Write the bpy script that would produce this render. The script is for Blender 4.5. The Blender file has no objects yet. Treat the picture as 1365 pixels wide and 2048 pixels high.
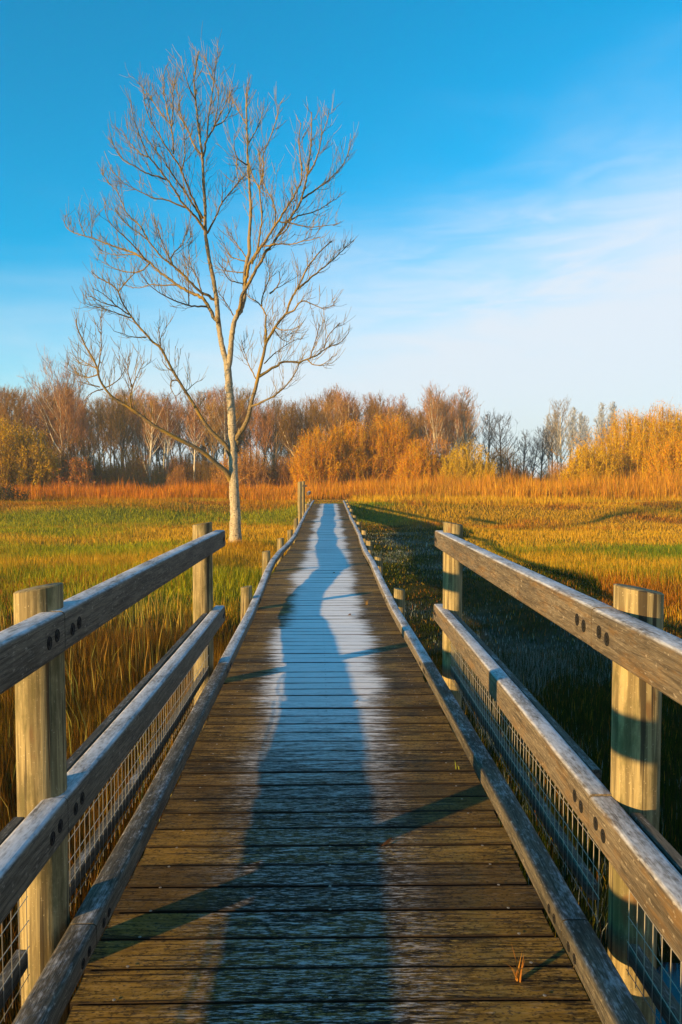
import bpy, math, random
import numpy as np
from mathutils import Vector, Matrix, Euler

R = math.radians
sc = bpy.context.scene
# ------------------------------------------------------------------ camera
F = 1500.0                      # focal length in pixels of the 1365 x 2048 photo
PITCH, YAW = R(-2.634), R(0.86)
cd = bpy.data.cameras.new('camera')
cam = bpy.data.objects.new('camera', cd)
sc.collection.objects.link(cam)
cd.sensor_fit = 'VERTICAL'; cd.sensor_height = 36.0; cd.lens = 36.0 * F / 2048
cd.clip_start = 0.05; cd.clip_end = 4000
cam.location = (0, 0, 1.5)
cam.rotation_euler = (R(90) + PITCH, 0, -YAW)
sc.camera = cam
sc.render.resolution_x, sc.render.resolution_y = 682, 1024
# ------------------------------------------------------------------ light
SUN_EL, SUN_AZ = R(8.0), R(232.0)        # azimuth clockwise from +Y (the way the boardwalk runs)
w = bpy.data.worlds.new('World'); sc.world = w; w.use_nodes = True
nt = w.node_tree; nt.nodes.clear()
def wn(t, **k):
    n = nt.nodes.new(t)
    for a, b in k.items(): setattr(n, a, b)
    return n
out = wn('ShaderNodeOutputWorld'); bg = wn('ShaderNodeBackground')
bg.inputs['Strength'].default_value = 0.08
sky = wn('ShaderNodeTexSky', sky_type='NISHITA', sun_disc=False, sun_elevation=SUN_EL, sun_rotation=SUN_AZ)
sky.air_density = 1.0; sky.dust_density = 0.2; sky.ozone_density = 3.0
hsv = wn('ShaderNodeHueSaturation'); hsv.inputs['Saturation'].default_value = 2.3; hsv.inputs['Value'].default_value = 1.7
hsv.inputs['Hue'].default_value = 0.478
nt.links.new(sky.outputs[0], hsv.inputs['Color'])
tone = wn('ShaderNodeMix', data_type='RGBA', blend_type='MULTIPLY'); tone.inputs['Factor'].default_value = 1.0
tone.inputs['B'].default_value = (0, .90, .98, 1); nt.links.new(hsv.outputs[0], tone.inputs['A'])
tc = wn('ShaderNodeTexCoord'); sep = wn('ShaderNodeSeparateXYZ'); nt.links.new(tc.outputs['Generated'], sep.inputs[0])
mp = wn('ShaderNodeMapping'); mp.inputs['Scale'].default_value = (1.6, 1.6, 7.0); mp.inputs['Rotation'].default_value = (0, R(-9), 0)
nt.links.new(tc.outputs['Generated'], mp.inputs[0])
nz = wn('ShaderNodeTexNoise'); nz.inputs['Scale'].default_value = 1.7; nz.inputs['Detail'].default_value = 7; nz.inputs['Distortion'].default_value = 0.5
nt.links.new(mp.outputs[0], nz.inputs['Vector'])
def mth(op, a, b=None, clamp=False):
    m = wn('ShaderNodeMath', operation=op, use_clamp=clamp)
    for i, v in enumerate((a, b)):
        if v is None: continue
        if isinstance(v, (int, float)): m.inputs[i].default_value = v
        else: nt.links.new(v, m.inputs[i])
    return m.outputs[0]
# thin high cloud that thickens towards the horizon, more of it to the right
mr = wn('ShaderNodeMapRange', interpolation_type='SMOOTHERSTEP')
zt = mth('ADD', sep.outputs['Z'], mth('MULTIPLY', mth('SUBTRACT', nz.outputs['Fac'], 0.5), -0.24))
zt = mth('ADD', zt, mth('MULTIPLY', sep.outputs['X'], -0.26))
mp2 = wn('ShaderNodeMapping'); mp2.inputs['Scale'].default_value = (2.2, 2.2, 13.0); mp2.inputs['Rotation'].default_value = (0, R(14), 0)
nt.links.new(tc.outputs['Generated'], mp2.inputs[0])
nz2 = wn('ShaderNodeTexNoise'); nz2.inputs['Scale'].default_value = 2.3; nz2.inputs['Detail'].default_value = 6; nz2.inputs['Roughness'].default_value = 0.55; nz2.inputs['Distortion'].default_value = 1.1
nt.links.new(mp2.outputs[0], nz2.inputs['Vector'])
wisp = wn('ShaderNodeMapRange', interpolation_type='SMOOTHSTEP'); nt.links.new(nz2.outputs['Fac'], wisp.inputs['Value'])
wisp.inputs['From Min'].default_value = 0.33; wisp.inputs['From Max'].default_value = 0.88; wisp.inputs['To Max'].default_value = 0.15
zt = mth('SUBTRACT', zt, mth('MULTIPLY', wisp.outputs[0], mth('MULTIPLY', mth('ADD', mth('MULTIPLY', sep.outputs['X'], 2.2), 0.35, True), mth('MULTIPLY', mth('SUBTRACT', 0.42, sep.outputs['Z']), 5.0, True))))
nt.links.new(zt, mr.inputs['Value'])
mr.inputs['From Min'].default_value = 0.04; mr.inputs['From Max'].default_value = 0.44
mr.inputs['To Min'].default_value = 0.93; mr.inputs['To Max'].default_value = 0.0
mix = wn('ShaderNodeMix', data_type='RGBA')
nt.links.new(mr.outputs[0], mix.inputs['Factor']); nt.links.new(tone.outputs['Result'], mix.inputs['A'])
mix.inputs['B'].default_value = (4.3, 4.5, 4.85, 1)
nt.links.new(mix.outputs['Result'], bg.inputs['Color']); nt.links.new(bg.outputs[0], out.inputs['Surface'])

sd = bpy.data.lights.new('sun', 'SUN'); sun = bpy.data.objects.new('sun', sd); sc.collection.objects.link(sun)
sd.energy = 5.0; sd.angle = R(0.6); sd.color = (1.0, 0.63, 0.24)
sdir = Vector((math.sin(SUN_AZ) * math.cos(SUN_EL), math.cos(SUN_AZ) * math.cos(SUN_EL), math.sin(SUN_EL)))
sun.rotation_euler = sdir.to_track_quat('Z', 'Y').to_euler(); sun.location = sdir * 40
vs = sc.view_settings; vs.view_transform = 'Standard'; vs.look = 'None'; vs.exposure = 1.3; vs.gamma = 1
try: sc.cycles.use_denoising = True
except Exception: pass
sc.cycles.max_bounces = 6; sc.cycles.transparent_max_bounces = 4; sc.cycles.volume_bounces = 0

# ------------------------------------------------------------------ helpers
rng = np.random.default_rng(7)
COL = sc.collection
CAMR = Euler((R(90) + PITCH, 0, -YAW)).to_matrix()
def at(px, py, Y):
    """Point at distance Y along the boardwalk that the photo shows at pixel (px, py)."""
    d = CAMR @ Vector(((px - 682.5) / F, -(py - 1024) / F, -1))
    return np.array(Vector((0, 0, 1.5)) + d * (Y / d.y))

class MB:
    def __init__(s): s.v = []; s.q = []; s.t = []; s.n = 0; s.c = []; s.f = []
    def add(s, v, q=None, t=None, col=None, fl=None):
        v = np.asarray(v, float).reshape(-1, 3); s.v.append(v)
        if q is not None and len(q): s.q.append(np.asarray(q, int).reshape(-1, 4) + s.n)
        if t is not None and len(t): s.t.append(np.asarray(t, int).reshape(-1, 3) + s.n)
        if col is not None: s.c.append(np.broadcast_to(np.asarray(col, float), (len(v), 3)))
        if fl is not None: s.f.append(np.broadcast_to(np.asarray(fl, float), (len(v),)))
        s.n += len(v)
    def tube(s, p, r, k=6, cap=False, col=None):
        p = np.asarray(p, float); n = len(p); r = np.broadcast_to(np.asarray(r, float), (n,))
        t = np.gradient(p, axis=0); t /= np.linalg.norm(t, axis=1)[:, None] + 1e-9
        ref = np.array([0.23, 0.97, 0.05]) if abs(t[:, 2]).mean() > .7 else np.array([.1, .15, 1.0])
        u = np.cross(t, ref); u /= np.linalg.norm(u, axis=1)[:, None] + 1e-9; w_ = np.cross(t, u)
        a = np.arange(k) * 2 * math.pi / k
        v = p[:, None] + r[:, None, None] * (np.cos(a)[None, :, None] * u[:, None] + np.sin(a)[None, :, None] * w_[:, None])
        i = np.arange(n - 1)[:, None] * k; j = np.arange(k)[None]; j2 = (j + 1) % k
        q = np.stack([i + j, i + j2, i + k + j2, i + k + j], -1).reshape(-1, 4)
        v = v.reshape(-1, 3); tri = None
        if cap:
            v = np.vstack([v, p[0], p[-1]]); c0 = n * k; jj = np.arange(k); j3 = (jj + 1) % k
            tri = np.vstack([np.stack([jj * 0 + c0, j3, jj], -1), np.stack([jj * 0 + c0 + 1, (n - 1) * k + jj, (n - 1) * k + j3], -1)])
        s.add(v, q, tri, col)
    def sweep(s, prof, path, cap=True):
        """prof: (k,2) closed x,z outline; path: (n,3) offsets running along Y."""
        prof = np.asarray(prof, float); path = np.asarray(path, float); k = len(prof); n = len(path)
        v = np.zeros((n, k, 3)); v[:, :, 0] = prof[None, :, 0] + path[:, None, 0]; v[:, :, 1] = path[:, None, 1]
        v[:, :, 2] = prof[None, :, 1] + path[:, None, 2]
        i = np.arange(n - 1)[:, None] * k; j = np.arange(k)[None]; j2 = (j + 1) % k
        q = np.stack([i + j, i + j2, i + k + j2, i + k + j], -1).reshape(-1, 4)
        v = v.reshape(-1, 3); c = prof.mean(0); tri = None
        if cap:
            v = np.vstack([v, [c[0] + path[0, 0], path[0, 1], c[1] + path[0, 2]], [c[0] + path[-1, 0], path[-1, 1], c[1] + path[-1, 2]]])
            jj = np.arange(k); j3 = (jj + 1) % k; o = n * k
            tri = np.vstack([np.stack([jj * 0 + o, j3, jj], -1), np.stack([jj * 0 + o + 1, o - k + jj, o - k + j3], -1)])
        s.add(v, q, tri)
    def ribbons(s, p, d, l, wd, up=.25, col=None, r=None):
        """many thin twigs at once: start p, direction d, length l, width wd, bending up."""
        r = r or rng
        n = len(p); l = np.broadcast_to(l, (n,))[:, None]; wd = np.broadcast_to(wd, (n,))[:, None]
        d = d / (np.linalg.norm(d, axis=1)[:, None] + 1e-9)
        side = np.cross(d, r.normal(size=(n, 3))); side /= np.linalg.norm(side, axis=1)[:, None] + 1e-9
        m = p + d * l * .5; e = p + d * l; e[:, 2] += (up * l)[:, 0]; m[:, 2] += (up * .25 * l)[:, 0]
        v = np.stack([p - side * wd / 2, p + side * wd / 2, m - side * wd * .4, m + side * wd * .4, e - side * wd * .15, e + side * wd * .15], 1)
        b = np.arange(n)[:, None] * 6
        q = np.vstack([b + np.array([0, 1, 3, 2]), b + np.array([2, 3, 5, 4])])
        c = None if col is None else np.repeat(np.broadcast_to(col, (n, 3)), 6, 0)
        s.add(v.reshape(-1, 3), q, None, c)
        return m, e
    def mesh(s, name, mat, origin=(0, 0, 0), smooth=False):
        V = np.vstack(s.v) - np.asarray(origin)
        Q = np.vstack(s.q) if s.q else np.zeros((0, 4), int); T = np.vstack(s.t) if s.t else np.zeros((0, 3), int)
        me = bpy.data.meshes.new(name); me.vertices.add(len(V)); me.vertices.foreach_set('co', V.astype(np.float32).ravel())
        li = np.concatenate([Q.ravel(), T.ravel()]).astype(np.int32); me.loops.add(len(li)); me.loops.foreach_set('vertex_index', li)
        tot = np.concatenate([np.full(len(Q), 4), np.full(len(T), 3)]).astype(np.int32)
        st = np.concatenate([[0], np.cumsum(tot)[:-1]]).astype(np.int32)
        me.polygons.add(len(tot)); me.polygons.foreach_set('loop_start', st); me.polygons.foreach_set('loop_total', tot)
        me.polygons.foreach_set('use_smooth', np.full(len(tot), bool(smooth)))
        if s.c:
            c = np.vstack(s.c); a = me.attributes.new('tint', 'FLOAT_COLOR', 'POINT')
            a.data.foreach_set('color', np.hstack([c, np.ones((len(c), 1))]).astype(np.float32).ravel())
        if s.f:
            a = me.attributes.new('shift', 'FLOAT', 'POINT'); a.data.foreach_set('value', np.concatenate(s.f).astype(np.float32))
        me.update(calc_edges=True); me.materials.append(mat)
        if smooth == 'auto': me.set_sharp_from_angle(angle=R(38))
        return me
    def obj(s, name, mat, parent=None, loc=(0, 0, 0), smooth=False):
        """one mesh object; geometry given in world space, origin at loc (or at the parent's base)"""
        base = np.array(loc, float) if parent is None else np.array(world_of(parent))
        o = bpy.data.objects.new(name, s.mesh(name, mat, base, smooth)); COL.objects.link(o)
        if parent is not None: o.parent = parent
        else: o.location = loc
        return o
def world_of(o):
    p = Vector((0, 0, 0))
    while o is not None: p = p + o.location; o = o.parent
    return p
def tag(o, label=None, cat=None, group=None, kind=None):
    if label: o['label'] = label
    if cat: o['category'] = cat
    if group: o['group'] = group
    if kind: o['kind'] = kind
    return o
def thing(name, label, cat, loc, group=None):
    o = bpy.data.objects.new(name, None); COL.objects.link(o); o.location = loc; o.empty_display_size = .2
    return tag(o, label, cat, group)
def copy_thing(src, loc, rz=0, scale=1.0, label=None, group=None, color=None):
    c = src.copy(); COL.objects.link(c); c.location = loc; c.rotation_euler = (0, 0, rz); c.scale = (scale,) * 3 if not isinstance(scale, tuple) else scale
    if label: c['label'] = label
    if group: c['group'] = group
    elif 'group' in c: del c['group']
    for ch in list(src.children):
        d = ch.copy(); COL.objects.link(d); d.parent = c
        if color: d.color = color
    return c
def sm(x, a, b):
    t = np.clip((np.asarray(x, float) - a) / (b - a), 0, 1); return t * t * (3 - 2 * t)
def vnoise(x, y, s, seed=0):
    """smooth value noise 0..1"""
    x = np.asarray(x, float) * s + seed * 17.31; y = np.asarray(y, float) * s + seed * 9.77
    xi = np.floor(x); yi = np.floor(y); fx = x - xi; fy = y - yi; fx = fx * fx * (3 - 2 * fx); fy = fy * fy * (3 - 2 * fy)
    h = lambda a, b: np.modf(np.abs(np.sin(a * 127.1 + b * 311.7 + seed * 74.7) * 43758.5453))[0]
    return (h(xi, yi) * (1 - fx) + h(xi + 1, yi) * fx) * (1 - fy) + (h(xi, yi + 1) * (1 - fx) + h(xi + 1, yi + 1) * fx) * fy
def fbm(x, y, s, seed=0):
    return .55 * vnoise(x, y, s, seed) + .3 * vnoise(x, y, s * 2.1, seed + 3) + .15 * vnoise(x, y, s * 4.3, seed + 5)

# the deck as it has settled: sideways drift and height along its run
def deck_dx(Y): return np.interp(Y, [0, 3, 5.4, 8, 10, 13, 15, 17, 24, 32, 38], [0, 0, -.03, -.075, -.103, -.118, -.09, -.057, -.08, -.067, -.06])
def deck_dz(Y): return np.interp(Y, [0, 5, 7.5, 9.3, 11.2, 13.3, 15.6, 18, 21, 23.5, 26, 29, 32, 35, 38], [0, 0, .01, .045, .08, .05, .015, .035, .075, .08, .13, .14, .17, .2, .21])
DECK_END = 37.0
def terrain(x, y):
    x = np.asarray(x, float); y = np.asarray(y, float)
    bank = sm(y + 1.2 * np.sin(x * .21) + .8 * np.sin(x * .53 + 1), 33.0, 39.5)
    z = -.66 + .78 * bank
    z = z + (fbm(x, y, .16, 1) - .5) * .22 + (fbm(x, y, .7, 2) - .5) * .10
    near_end = np.exp(-((x / 1.7) ** 2)) * sm(y, 35.3, 37.3)
    z = z * (1 - near_end) + .165 * near_end
    z = z - .42 * np.exp(-(((x - 1.75) / .75) ** 2 + ((y - 2.0) / 1.5) ** 2) ** 2)          # wet hollow beside the deck
    z = z + .16 * np.exp(-(((x + 2.8) / 1.0) ** 2 + ((y - 22.2) / 1.1) ** 2))        # mound at the tree foot
    return z

# ------------------------------------------------------------------ materials
class NT:
    def __init__(s, name):
        s.m = bpy.data.materials.new(name); s.m.use_nodes = True; s.t = s.m.node_tree; s.t.nodes.clear()
        s.out = s.n('ShaderNodeOutputMaterial')
    def n(s, t, **k):
        n = s.t.nodes.new(t)
        for a, b in k.items(): setattr(n, a, b)
        return n
    def l(s, a, b): s.t.links.new(a, b)
    def set(s, sock, v):
        if isinstance(v, bpy.types.NodeSocket): s.l(v, sock)
        else: sock.default_value = v
    def math(s, op, a, b=None, clamp=False):
        m = s.n('ShaderNodeMath', operation=op, use_clamp=clamp); s.set(m.inputs[0], a)
        if b is not None: s.set(m.inputs[1], b)
        return m.outputs[0]
    def mix(s, f, a, b):
        m = s.n('ShaderNodeMix', data_type='RGBA'); s.set(m.inputs['Factor'], f)
        s.set(m.inputs['A'], (*a, 1) if isinstance(a, tuple) else a); s.set(m.inputs['B'], (*b, 1) if isinstance(b, tuple) else b)
        return m.outputs['Result']
    def noise(s, vec, scale, detail=5, rough=.6, dist=0):
        n = s.n('ShaderNodeTexNoise'); s.l(vec, n.inputs['Vector']); n.inputs['Scale'].default_value = scale
        n.inputs['Detail'].default_value = detail; n.inputs['Roughness'].default_value = rough; n.inputs['Distortion'].default_value = dist
        return n.outputs['Fac']
    def ramp(s, v, a, b, smooth=True):
        m = s.n('ShaderNodeMapRange', interpolation_type='SMOOTHSTEP' if smooth else 'LINEAR'); s.set(m.inputs['Value'], v)
        m.inputs['From Min'].default_value = a; m.inputs['From Max'].default_value = b
        return m.outputs[0]
    def scaled(s, vec, sc_):
        m = s.n('ShaderNodeMapping'); s.l(vec, m.inputs[0]); m.inputs['Scale'].default_value = sc_; return m.outputs[0]
    def pos(s): return s.n('ShaderNodeNewGeometry').outputs['Position']
    def bsdf(s, col, rough=.8, bump=None, bstr=.3, bdist=.004, spec=.2):
        b = s.n('ShaderNodeBsdfPrincipled'); s.set(b.inputs['Base Color'], (*col, 1) if isinstance(col, tuple) else col)
        s.set(b.inputs['Roughness'], rough); b.inputs['Specular IOR Level'].default_value = spec
        if bump is not None:
            bn = s.n('ShaderNodeBump'); bn.inputs['Strength'].default_value = bstr; bn.inputs['Distance'].default_value = bdist
            s.l(bump, bn.inputs['Height']); s.l(bn.outputs[0], b.inputs['Normal'])
        s.l(b.outputs[0], s.out.inputs['Surface']); return s.m
FROST = (.58, .59, .62)

def mat_rail(name, dark, mid, light, frost, stain=.5, warm=None):
    m = NT(name); p = m.pos()
    g = m.noise(m.scaled(p, (80, 4.5, 80)), 1.0, 8, .7, 1.0)
    fine = m.noise(m.scaled(p, (280, 22, 280)), 1.0, 5, .7)
    big = m.noise(m.scaled(p, (3, 1.3, 4)), 1.0, 4, .6)
    speck = m.noise(m.scaled(p, (90, 40, 90)), 1.0, 3, .5)
    c = m.mix(m.ramp(g, .34, .66), dark, mid)
    c = m.mix(m.math('MULTIPLY', m.ramp(fine, .5, .72), .6), c, light)
    c = m.mix(m.math('MULTIPLY', m.ramp(big, .48, .68), stain), c, dark)
    if warm: c = m.mix(m.math('MULTIPLY', m.ramp(m.noise(m.scaled(p, (9, 3.5, 16)), 1.0, 7, .72), .48, .68), .6), c, warm)
    c = m.mix(m.math('MULTIPLY', m.ramp(speck, .62, .72), .65), c, light)
    nrm = m.n('ShaderNodeNewGeometry'); sx = m.n('ShaderNodeSeparateXYZ'); m.l(nrm.outputs['Normal'], sx.inputs[0])
    top = m.ramp(sx.outputs['Z'], .45, .97)
    patch = m.noise(m.scaled(p, (14, 4, 14)), 1.0, 6, .7)
    fr = m.math('MULTIPLY', top, m.ramp(m.math('ADD', m.math('ADD', m.math('MULTIPLY', fine, .5), m.math('MULTIPLY', speck, .5)), m.math('ADD', m.math('MULTIPLY', patch, 1.1), frost - .9)), .38, .95))
    c = m.mix(fr, c, FROST)
    return m.bsdf(c, .82, m.math('ADD', m.math('MULTIPLY', g, .7), m.math('MULTIPLY', fine, .5)), .45, .004)
M = {}
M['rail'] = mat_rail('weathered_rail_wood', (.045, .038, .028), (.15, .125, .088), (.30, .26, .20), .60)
M['rail_warm'] = mat_rail('brown_patched_rail_wood', (.045, .035, .024), (.155, .125, .085), (.31, .265, .20), .58, .55, (.17, .095, .03))  # weathered rail wood with warm brown patches mixed in
M['kerb'] = mat_rail('kerb_wood', (.03, .027, .02), (.13, .11, .08), (.28, .25, .19), .30, .75)
M['kerb_far'] = mat_rail('frosted_kerb_wood', (.05, .042, .03), (.17, .14, .10), (.32, .28, .22), .55)
M['batten'] = mat_rail('batten_wood', (.035, .03, .022), (.13, .11, .08), (.25, .22, .17), .22, .6)

def mat_post():
    m = NT('post_wood'); p = m.pos()
    g = m.noise(m.scaled(p, (60, 60, 2.2)), 1.0, 6, .6, .4); fine = m.noise(m.scaled(p, (190, 190, 9)), 1.0, 4, .6)
    big = m.noise(m.scaled(p, (4, 4, 1.6)), 1.0, 4, .6); sp = m.noise(p, 150, 2, .5)
    c = m.mix(m.ramp(g, .38, .62), (.13, .10, .048), (.315, .25, .12))
    c = m.mix(m.math('MULTIPLY', m.ramp(big, .48, .68), .55), c, (.15, .125, .065))
    c = m.mix(m.math('MULTIPLY', m.ramp(sp, .64, .72), .5), c, (.48, .41, .25))
    crack = m.ramp(m.noise(m.scaled(p, (30, 30, .55)), 1.0, 4, .55), .59, .63)
    algae = m.noise(m.scaled(p, (9, 9, 3)), 1.0, 6, .7); c = m.mix(m.math('MULTIPLY', m.ramp(algae, .46, .64), .8), c, (.085, .075, .03))
    knot = m.noise(m.scaled(p, (11, 11, 6)), 1.0, 2, .4); c = m.mix(m.math('MULTIPLY', m.ramp(knot, .66, .72), .7), c, (.12, .06, .025))
    c = m.mix(m.math('MULTIPLY', crack, .9), c, (.04, .03, .018))
    return m.bsdf(c, .8, m.math('ADD', g, m.math('MULTIPLY', fine, .4)), .4, .004)
M['post'] = mat_post()

def mat_deck():
    m = NT('deck_planks'); geo = m.n('ShaderNodeNewGeometry'); p = geo.outputs['Position']
    at_ = m.n('ShaderNodeAttribute', attribute_name='shift'); sh = at_.outputs['Fac']
    cx = m.n('ShaderNodeCombineXYZ'); m.l(m.math('MULTIPLY', sh, 37.0), cx.inputs['X']); m.l(m.math('MULTIPLY', sh, 91.0), cx.inputs['Z'])
    va = m.n('ShaderNodeVectorMath', operation='ADD'); m.l(p, va.inputs[0]); m.l(cx.outputs[0], va.inputs[1]); q = va.outputs[0]
    g = m.noise(m.scaled(q, (4.5, 52, 30)), 1.0, 8, .7, 1.2)
    fine = m.noise(m.scaled(q, (24, 150, 60)), 1.0, 6, .75)
    fleck = m.noise(m.scaled(q, (26, 190, 60)), 1.0, 4, .7)
    big = m.noise(m.scaled(p, (2.5, 1.2, 1)), 1.0, 4, .6)
    c = m.mix(m.ramp(g, .40, .66), (.005, .003, .001), (.19, .105, .016))
    c = m.mix(m.math('MULTIPLY', m.ramp(fine, .52, .66), .9), c, (.54, .345, .085))
    c = m.mix(m.math('MULTIPLY', m.ramp(big, .48, .62), .6), c, (.16, .082, .014))
    c = m.mix(m.math('MULTIPLY', m.ramp(sh, .55, 1.0), .4), c, (.17, .10, .04))
    sp0 = m.n('ShaderNodeSeparateXYZ'); m.l(p, sp0.inputs[0])
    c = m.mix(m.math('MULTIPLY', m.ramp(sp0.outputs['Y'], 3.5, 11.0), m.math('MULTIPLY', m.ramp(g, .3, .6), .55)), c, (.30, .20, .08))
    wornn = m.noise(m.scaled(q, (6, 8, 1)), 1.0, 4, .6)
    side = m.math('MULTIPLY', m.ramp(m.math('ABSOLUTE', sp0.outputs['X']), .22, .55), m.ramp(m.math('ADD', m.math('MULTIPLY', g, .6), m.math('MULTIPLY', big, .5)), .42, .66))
    c = m.mix(m.math('MULTIPLY', side, .62), c, (.40, .23, .035))  # mossy gold sides, colour also lightened to stand in for sunlight on the deck
    own = m.math('FRACT', m.math('MULTIPLY', sh, 7.31)); c = m.mix(m.math('MULTIPLY', m.ramp(own, .35, 1.0), .62), c, (.028, .018, .009))
    blot = m.noise(m.scaled(q, (3.2, 14, 5)), 1.0, 6, .7); c = m.mix(m.math('MULTIPLY', m.ramp(blot, .52, .66), .7), c, (.012, .008, .004))
    grit = m.noise(m.scaled(q, (70, 130, 60)), 1.0, 3, .6); c = m.mix(m.math('MULTIPLY', m.ramp(grit, .5, .66), .75), c, (.006, .004, .002))
    tn = m.n('ShaderNodeAttribute', attribute_name='tint'); st = m.n('ShaderNodeSeparateXYZ'); m.l(tn.outputs['Vector'], st.inputs[0]); edge = st.outputs['X']
    wav = m.math('SINE', m.math('ADD', m.math('MULTIPLY', st.outputs['Y'], 31.4), m.math('MULTIPLY', m.math('SUBTRACT', wornn, .5), 3.5)))
    reed = m.math('MULTIPLY', m.ramp(wav, .55, .95), m.ramp(m.noise(m.scaled(q, (3.5, 22, 8)), 1.0, 4, .6), .44, .6))
    c = m.mix(m.math('MULTIPLY', reed, .8), c, (.006, .004, .002))
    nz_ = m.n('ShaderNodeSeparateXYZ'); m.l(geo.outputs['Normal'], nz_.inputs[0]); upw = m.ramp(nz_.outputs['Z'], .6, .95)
    rim = m.ramp(m.math('ADD', edge, m.math('MULTIPLY', m.math('SUBTRACT', wornn, .5), .4)), .88, 1.0)
    c = m.mix(m.math('MULTIPLY', rim, .6), c, (.008, .005, .003))
    # frost: a streaky stripe down the middle, thin where the planks near the camera have dried
    sp = m.n('ShaderNodeSeparateXYZ'); m.l(p, sp.inputs[0])
    wob = m.noise(m.scaled(q, (1.5, 30, 1)), 1.0, 3, .6); wide = m.noise(m.scaled(p, (0.6, .8, 1)), 1.0, 3, .6)
    ax = m.math('ABSOLUTE', m.math('ADD', sp.outputs['X'], .05))
    ex = m.math('ADD', ax, m.math('ADD', m.math('MULTIPLY', m.math('SUBTRACT', wob, .5), .34), m.math('MULTIPLY', m.math('SUBTRACT', wide, .5), .45)))
    fx = m.math('SUBTRACT', 1.0, m.ramp(ex, .24, .58))
    fy = m.ramp(m.math('ADD', sp.outputs['Y'], m.math('MULTIPLY', m.math('SUBTRACT', wob, .5), 1.2)), 1.9, 6.2)
    far = m.math('MULTIPLY', fx, fy)
    thin = m.math('MULTIPLY', m.ramp(m.math('ADD', fleck, m.math('MULTIPLY', m.math('SUBTRACT', g, .5), .5)), .50, .64), m.math('SUBTRACT', .85, m.math('MULTIPLY', m.ramp(ax, .18, .48), .78)))
    cover = m.ramp(m.math('ADD', m.math('MULTIPLY', far, 1.15), m.math('ADD', m.math('MULTIPLY', m.math('SUBTRACT', fine, .56), 1.4), m.math('MULTIPLY', m.math('SUBTRACT', g, .5), 1.7))), .16, .92)
    fr = m.math('MAXIMUM', m.math('MULTIPLY', cover, .95), m.math('MULTIPLY', thin, .62))
    fr = m.math('MULTIPLY', m.math('MULTIPLY', fr, upw), m.math('SUBTRACT', 1.0, m.math('ADD', m.math('MULTIPLY', rim, .6), m.math('MULTIPLY', reed, .4), True)))
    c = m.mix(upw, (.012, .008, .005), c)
    c = m.mix(fr, c, (.82, .81, .80))
    return m.bsdf(c, .75, m.math('ADD', m.math('MULTIPLY', g, .9), m.math('MULTIPLY', fine, .7)), .5, .0013, .15)
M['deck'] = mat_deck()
def mat_plain(name, col, rough=.6, var=.35, scale=60, spec=.3, metal=0):
    m = NT(name); n = m.noise(m.pos(), scale, 4)
    c = m.mix(n, tuple(x * (1 - var) for x in col), tuple(min(1, x * (1 + var)) for x in col))
    r = m.bsdf(c, rough, n, .2, .002, spec); r.node_tree.nodes['Principled BSDF'].inputs['Metallic'].default_value = metal
    return r
M['under'] = mat_plain('damp_beam_wood', (.05, .04, .028))
M['bolt'] = mat_plain('rusty_bolt_steel', (.008, .007, .006), .8)
M['wire'] = mat_plain('galvanised_wire', (.34, .31, .25), .5, .3, 40, .4, .4)

def mat_ground():
    m = NT('marsh_ground'); p = m.pos()
    a = m.noise(p, .35, 6, .65); b = m.noise(p, 2.2, 6, .7); d = m.noise(p, 14, 4, .7)
    c = m.n('ShaderNodeAttribute', attribute_name='tint').outputs['Color']
    c = m.mix(m.math('MULTIPLY', m.ramp(b, .5, .7), .4), c, (.08, .07, .015))
    c = m.mix(m.math('MULTIPLY', m.ramp(d, .5, .7), .6), c, (.035, .026, .012))
    return m.bsdf(c, .95, d, .8, .05, .05)
M['ground'] = mat_ground()
def mat_water():
    m = NT('still_water'); n = m.noise(m.scaled(m.pos(), (3, 6, 1)), 3.0, 3)
    r = m.bsdf((.006, .010, .018), .05, n, .08, .02, .5); return r
M['water'] = mat_water()
def mat_blade(name, trans=.35, var=.0):
    m = NT(name); a = m.n('ShaderNodeAttribute', attribute_name='tint')
    d = m.n('ShaderNodeBsdfDiffuse'); t = m.n('ShaderNodeBsdfTranslucent'); x = m.n('ShaderNodeMixShader'); x.inputs[0].default_value = trans
    col = a.outputs['Color']
    if var:
        oi = m.n('ShaderNodeObjectInfo'); mm = m.n('ShaderNodeMix', data_type='RGBA', blend_type='MULTIPLY'); mm.inputs['Factor'].default_value = 1
        m.l(col, mm.inputs['A']); m.l(oi.outputs['Color'], mm.inputs['B']); col = mm.outputs['Result']
    m.l(col, d.inputs['Color']); m.l(col, t.inputs['Color'])
    m.l(d.outputs[0], x.inputs[1]); m.l(t.outputs[0], x.inputs[2]); m.l(x.outputs[0], m.out.inputs['Surface']); return m.m
M['blade'] = mat_blade('grass_blades', .35)
M['twig'] = mat_blade('twigs_and_buds', .25, 1)
def mat_bark(name, a, b, dark, sc_=(30, 30, 6), moss=None, high=None):
    m = NT(name); p = m.pos(); n = m.noise(m.scaled(p, sc_), 1, 6, .65, .5); k = m.noise(m.scaled(p, (14, 14, 34)), 1, 4, .6)
    big = m.noise(p, 1.6, 4)
    c = m.mix(m.ramp(n, .35, .65), a, b)
    c = m.mix(m.math('MULTIPLY', m.ramp(k, .54, .66), .85), c, dark)
    if high:
        sp = m.n('ShaderNodeSeparateXYZ'); m.l(p, sp.inputs[0]); c = m.mix(m.math('MULTIPLY', m.ramp(m.math('ADD', sp.outputs['Z'], m.math('MULTIPLY', big, 2.0)), 4.5, 10.0), .9), c, high)
    if moss: c = m.mix(m.math('MULTIPLY', m.ramp(big, .45, .62), .8), c, moss)
    return m.bsdf(c, .9, m.math('ADD', n, k), .6, .03, .05)
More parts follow.
